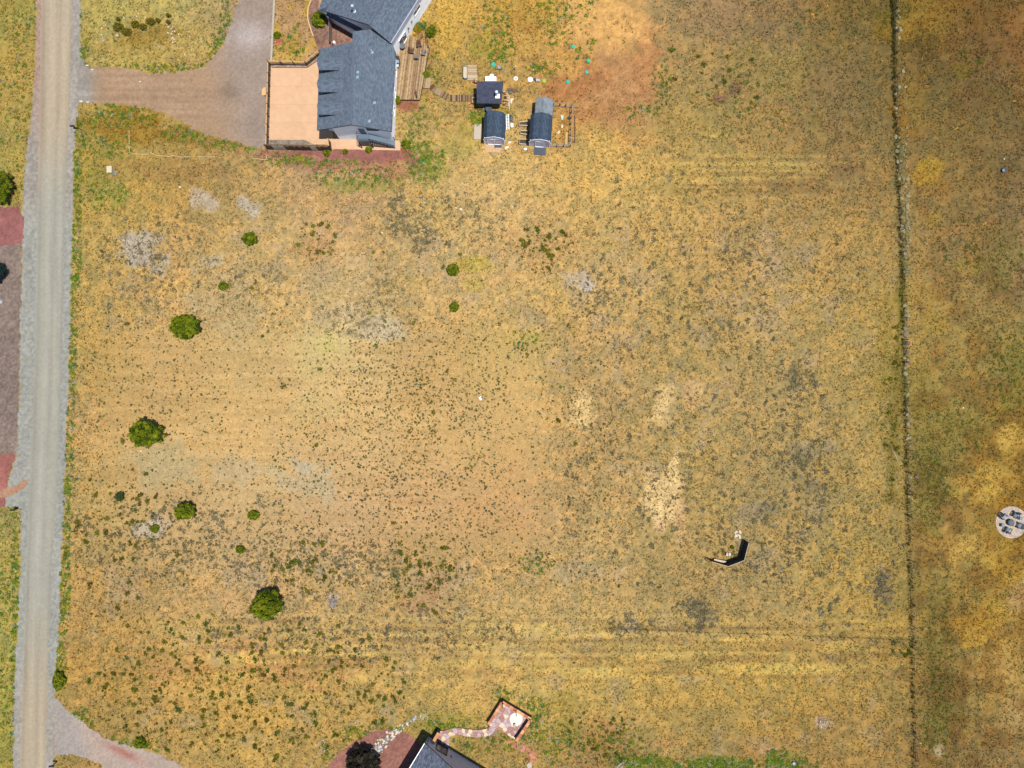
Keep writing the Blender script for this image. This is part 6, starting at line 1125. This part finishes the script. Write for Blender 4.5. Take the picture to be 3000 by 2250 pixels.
# ------------------------------------------------------------------ wire fences
def wire_fence(name, P_, n, label, seed, h=1.5, wires=3):
    o = thing(name, P_[0], label, 'fence'); r = random.Random(seed); L = [0]
    for i in range(len(P_)-1): L.append(L[-1]+(P_[i+1]-P_[i]).length)
    tops = []
    for i in range(n+1):
        s = L[-1]*i/n; k = max(j for j in range(len(P_)) if L[j] <= s+1e-6); k = min(k, len(P_)-2); p = P_[k].lerp(P_[k+1], (s-L[k])/(L[k+1]-L[k])); t = p+Vector((r.uniform(-.05, .05), r.uniform(-.05, .05), h)); tops.append((p, t))
        m = MB(); m.beam(p, t, .075); m.build('post', wood_dark if i % 4 else mat('post_rust', (.07, .03, .02), .8, 7, .3), o)
    for z in (.3, .62, .94)[:wires]: m = MB(); m.tube([p.lerp(t, z) for p, t in tops], .006, 4); m.build('wire', wood_grey, o)
    return o
wire_fence('wire_fence', [G(*p) for p in ((2613, -30), (2618, 150), (2622, 300), (2630, 540), (2641, 800), (2645, 1000), (2655, 1400), (2664, 1700), (2670, 1880), (2675, 2280))], 36, 'long post and wire fence running top to bottom on the right', 4)
wire_fence('wire_fence', [G(1776, 1843), G(2100, 1855), G(2400, 1866), G(2668, 1876)], 15, 'post and wire fence running left from the lower fence corner', 5)
# ------------------------------------------------------------------ roadside things
def mailbox(px, py, rot, label, arm):
    b = G(px, py); o = thing('mailbox', b, label, 'mailbox'); m = MB(); m.beam(b, b+Vector((0, 0, 1.1)), .11); m.build('post', black, o)
    t = b+Vector((0, 0, 1.15)); d = Vector((math.cos(rot), math.sin(rot), 0)); m = MB(); m.tube([t-d*.3+Vector((0, 0, .05)), t+d*.3+Vector((0, 0, .05))], .13, 12); m.build('box', black, o)
    m = MB(); m.beam(t-d*.3, t+d*.3, .22, .1); m.build('tray', black, o); m = MB(); m.beam(t+d*.31, t+d*.33, .22, .24); m.build('door', navy, o)
    if arm:
        m = MB(); m.tube([b+Vector((0, 0, .8)), b+Vector((.5, -.05, .7)), b+Vector((1.0, -.3, .2)), b+Vector((1.3, -.55, 0))], .035); m.build('brace', black, o)
mailbox(227, 378, math.pi, 'black mailbox on a braced post at the upper right side of the road', True); mailbox(53, 1490, math.pi, 'black mailbox at the left side of the road above the grass verge', False)
mailbox(166, 2232, 0, 'black mailbox by the bottom left edge of the side driveway mouth', False)
o = thing('utility_pedestal', G(322, 498), 'cream utility cabinet in the grass below the driveway', 'cabinet'); m = MB(); m.box(G(320, 496, .8), .68, .9, 0, .78); m.build('cabinet', mat('cream_metal', alb(236, 222, 186), .5, 5, .06), o); m = MB(); m.box(G(320, 496, .8), .74, .96, .78, .84); m.build('lid', mat('cream_metal', (.5,)*3), o)
m = MB(); m.box(G(331, 498), .14, .6, 0, .5); tag(m.build('wood_stake', wood_tan), 'orange tan board standing beside the cream cabinet', 'board')
m = MB(); m.tube([G(331, 507, .12), G(342, 514, .1)], .12, 10); tag(m.build('blue_pipe', blue_p), 'short light blue pipe lying below the cream cabinet', 'pipe')
o = thing('timber_edging', G(380, 450), 'pale weathered poles laid end to end below the driveway', 'edging'); 
for a, b in (((378, 383), (380, 390)), ((378.5, 397), (379, 424)), ((379, 428), (379.5, 448)), ((386, 451), (412, 452)), ((413, 453), (438, 452)), ((440, 446), (454, 454)), ((455, 455), (480, 457)), ((481, 457), (500, 460)), ((500, 456), (519, 458)), ((521, 459), (537, 461)), ((540, 459), (558, 460)), ((578, 459), (604, 460)), ((606, 460), (630, 460)), ((746, 464), (768, 468)), ((768, 468), (781, 468)), ((783, 468), (780, 456))): m = MB(); m.beam(G(*a, .07), G(*b, .07), .085, .1); m.build('pole', mat('bleached_pole', alb(222, 198, 156), .85, 8, .15), o)
for i, (a, b, s) in enumerate(((256, 192, .2), (270, 204, .16), (238, 297, .24), (257, 299, .2), (410, 239, .14))): tag(rock('white_stone', G(a, b, .04), s*1.3, s*.7, s*.6, rk_w, 600+i), ['long pale stone at the upper driveway mouth', 'pale split stone just right of the upper driveway mouth', 'cream stone at the lower driveway mouth by the road', 'flat pale stone right of the lower driveway mouth', 'small pale stone on the open driveway'][i], 'stone', 'pale stones at the driveway')
m = MB(); m.tube([G(2614, 1318, .03), G(2622, 1330, .03), (G(2631, 1355, .03))], [.05, .04, .02], 6); tag(m.build('dead_branch', wood_pale), 'pale dead branch lying left of the wire fence', 'branch')
o = thing('water_basin', G(2939, 500), 'dark round basin in the upper right field', 'basin'); m = MB(); m.cyl(G(2939, 500), .3, 0, .3, 16, .34); m.build('basin_body', navy, o); m = MB(); m.cyl(G(2940, 499, .3), .22, .3, .33, 14); m.build('water', slate, o)
m = MB(); m.tube([G(1759, 2129, .05), G(1771, 2137, .05), G(1777, 2145, .05), (G(1785, 2168, .05))], .06, 6); tag(m.build('black_hose', black), 'bent black pipe lying on the lower grass', 'pipe')
for i, (a, b, c_, d_) in enumerate(((1826, 2230, 1808, 2248), (1820, 2245, 1830, 2262))): m = MB(); m.beam(G(a, b, .1), G(c_, d_, .1), .28, .1); tag(m.build('grey_plank', wood_grey), ['grey plank slanting at the bottom edge left of the green strip', 'short grey plank under the slanting one at the bottom edge'][i], 'plank')
m = MB(); m.tube([G(2690, 903, .1), G(2702, 905, .12), G(2711, 904, .05)], [.08, .07, .03], 6); tag(m.build('dark_branch', wood_dark), 'short dark branch right of the fence in yellow grass', 'branch')
m = MB(); m.tube([G(207, 1558, .1), G(226, 1556, .3)], .06, 6); tag(m.build('fallen_post', wood_dark), 'short dark fallen post beside the road in the grass', 'post')
m = MB(); m.cyl(G(1, 884), .3, 0, .5, 12); tag(m.build('white_urn', white_p), 'pale object cut by the left edge on brown gravel', 'urn')
m = MB(); m.cyl(G(2976, 1540, .1)*0+G(2324, 2234), .22, 0, .3, 12); tag(m.build('grey_bucket', mat('pale_aqua_grey', alb(170, 190, 200), .6, 6, .1)), 'pale grey bucket in the green weeds at the bottom edge', 'bucket')
for o in bpy.data.objects:
    if '_w' in o.keys(): del o['_w']
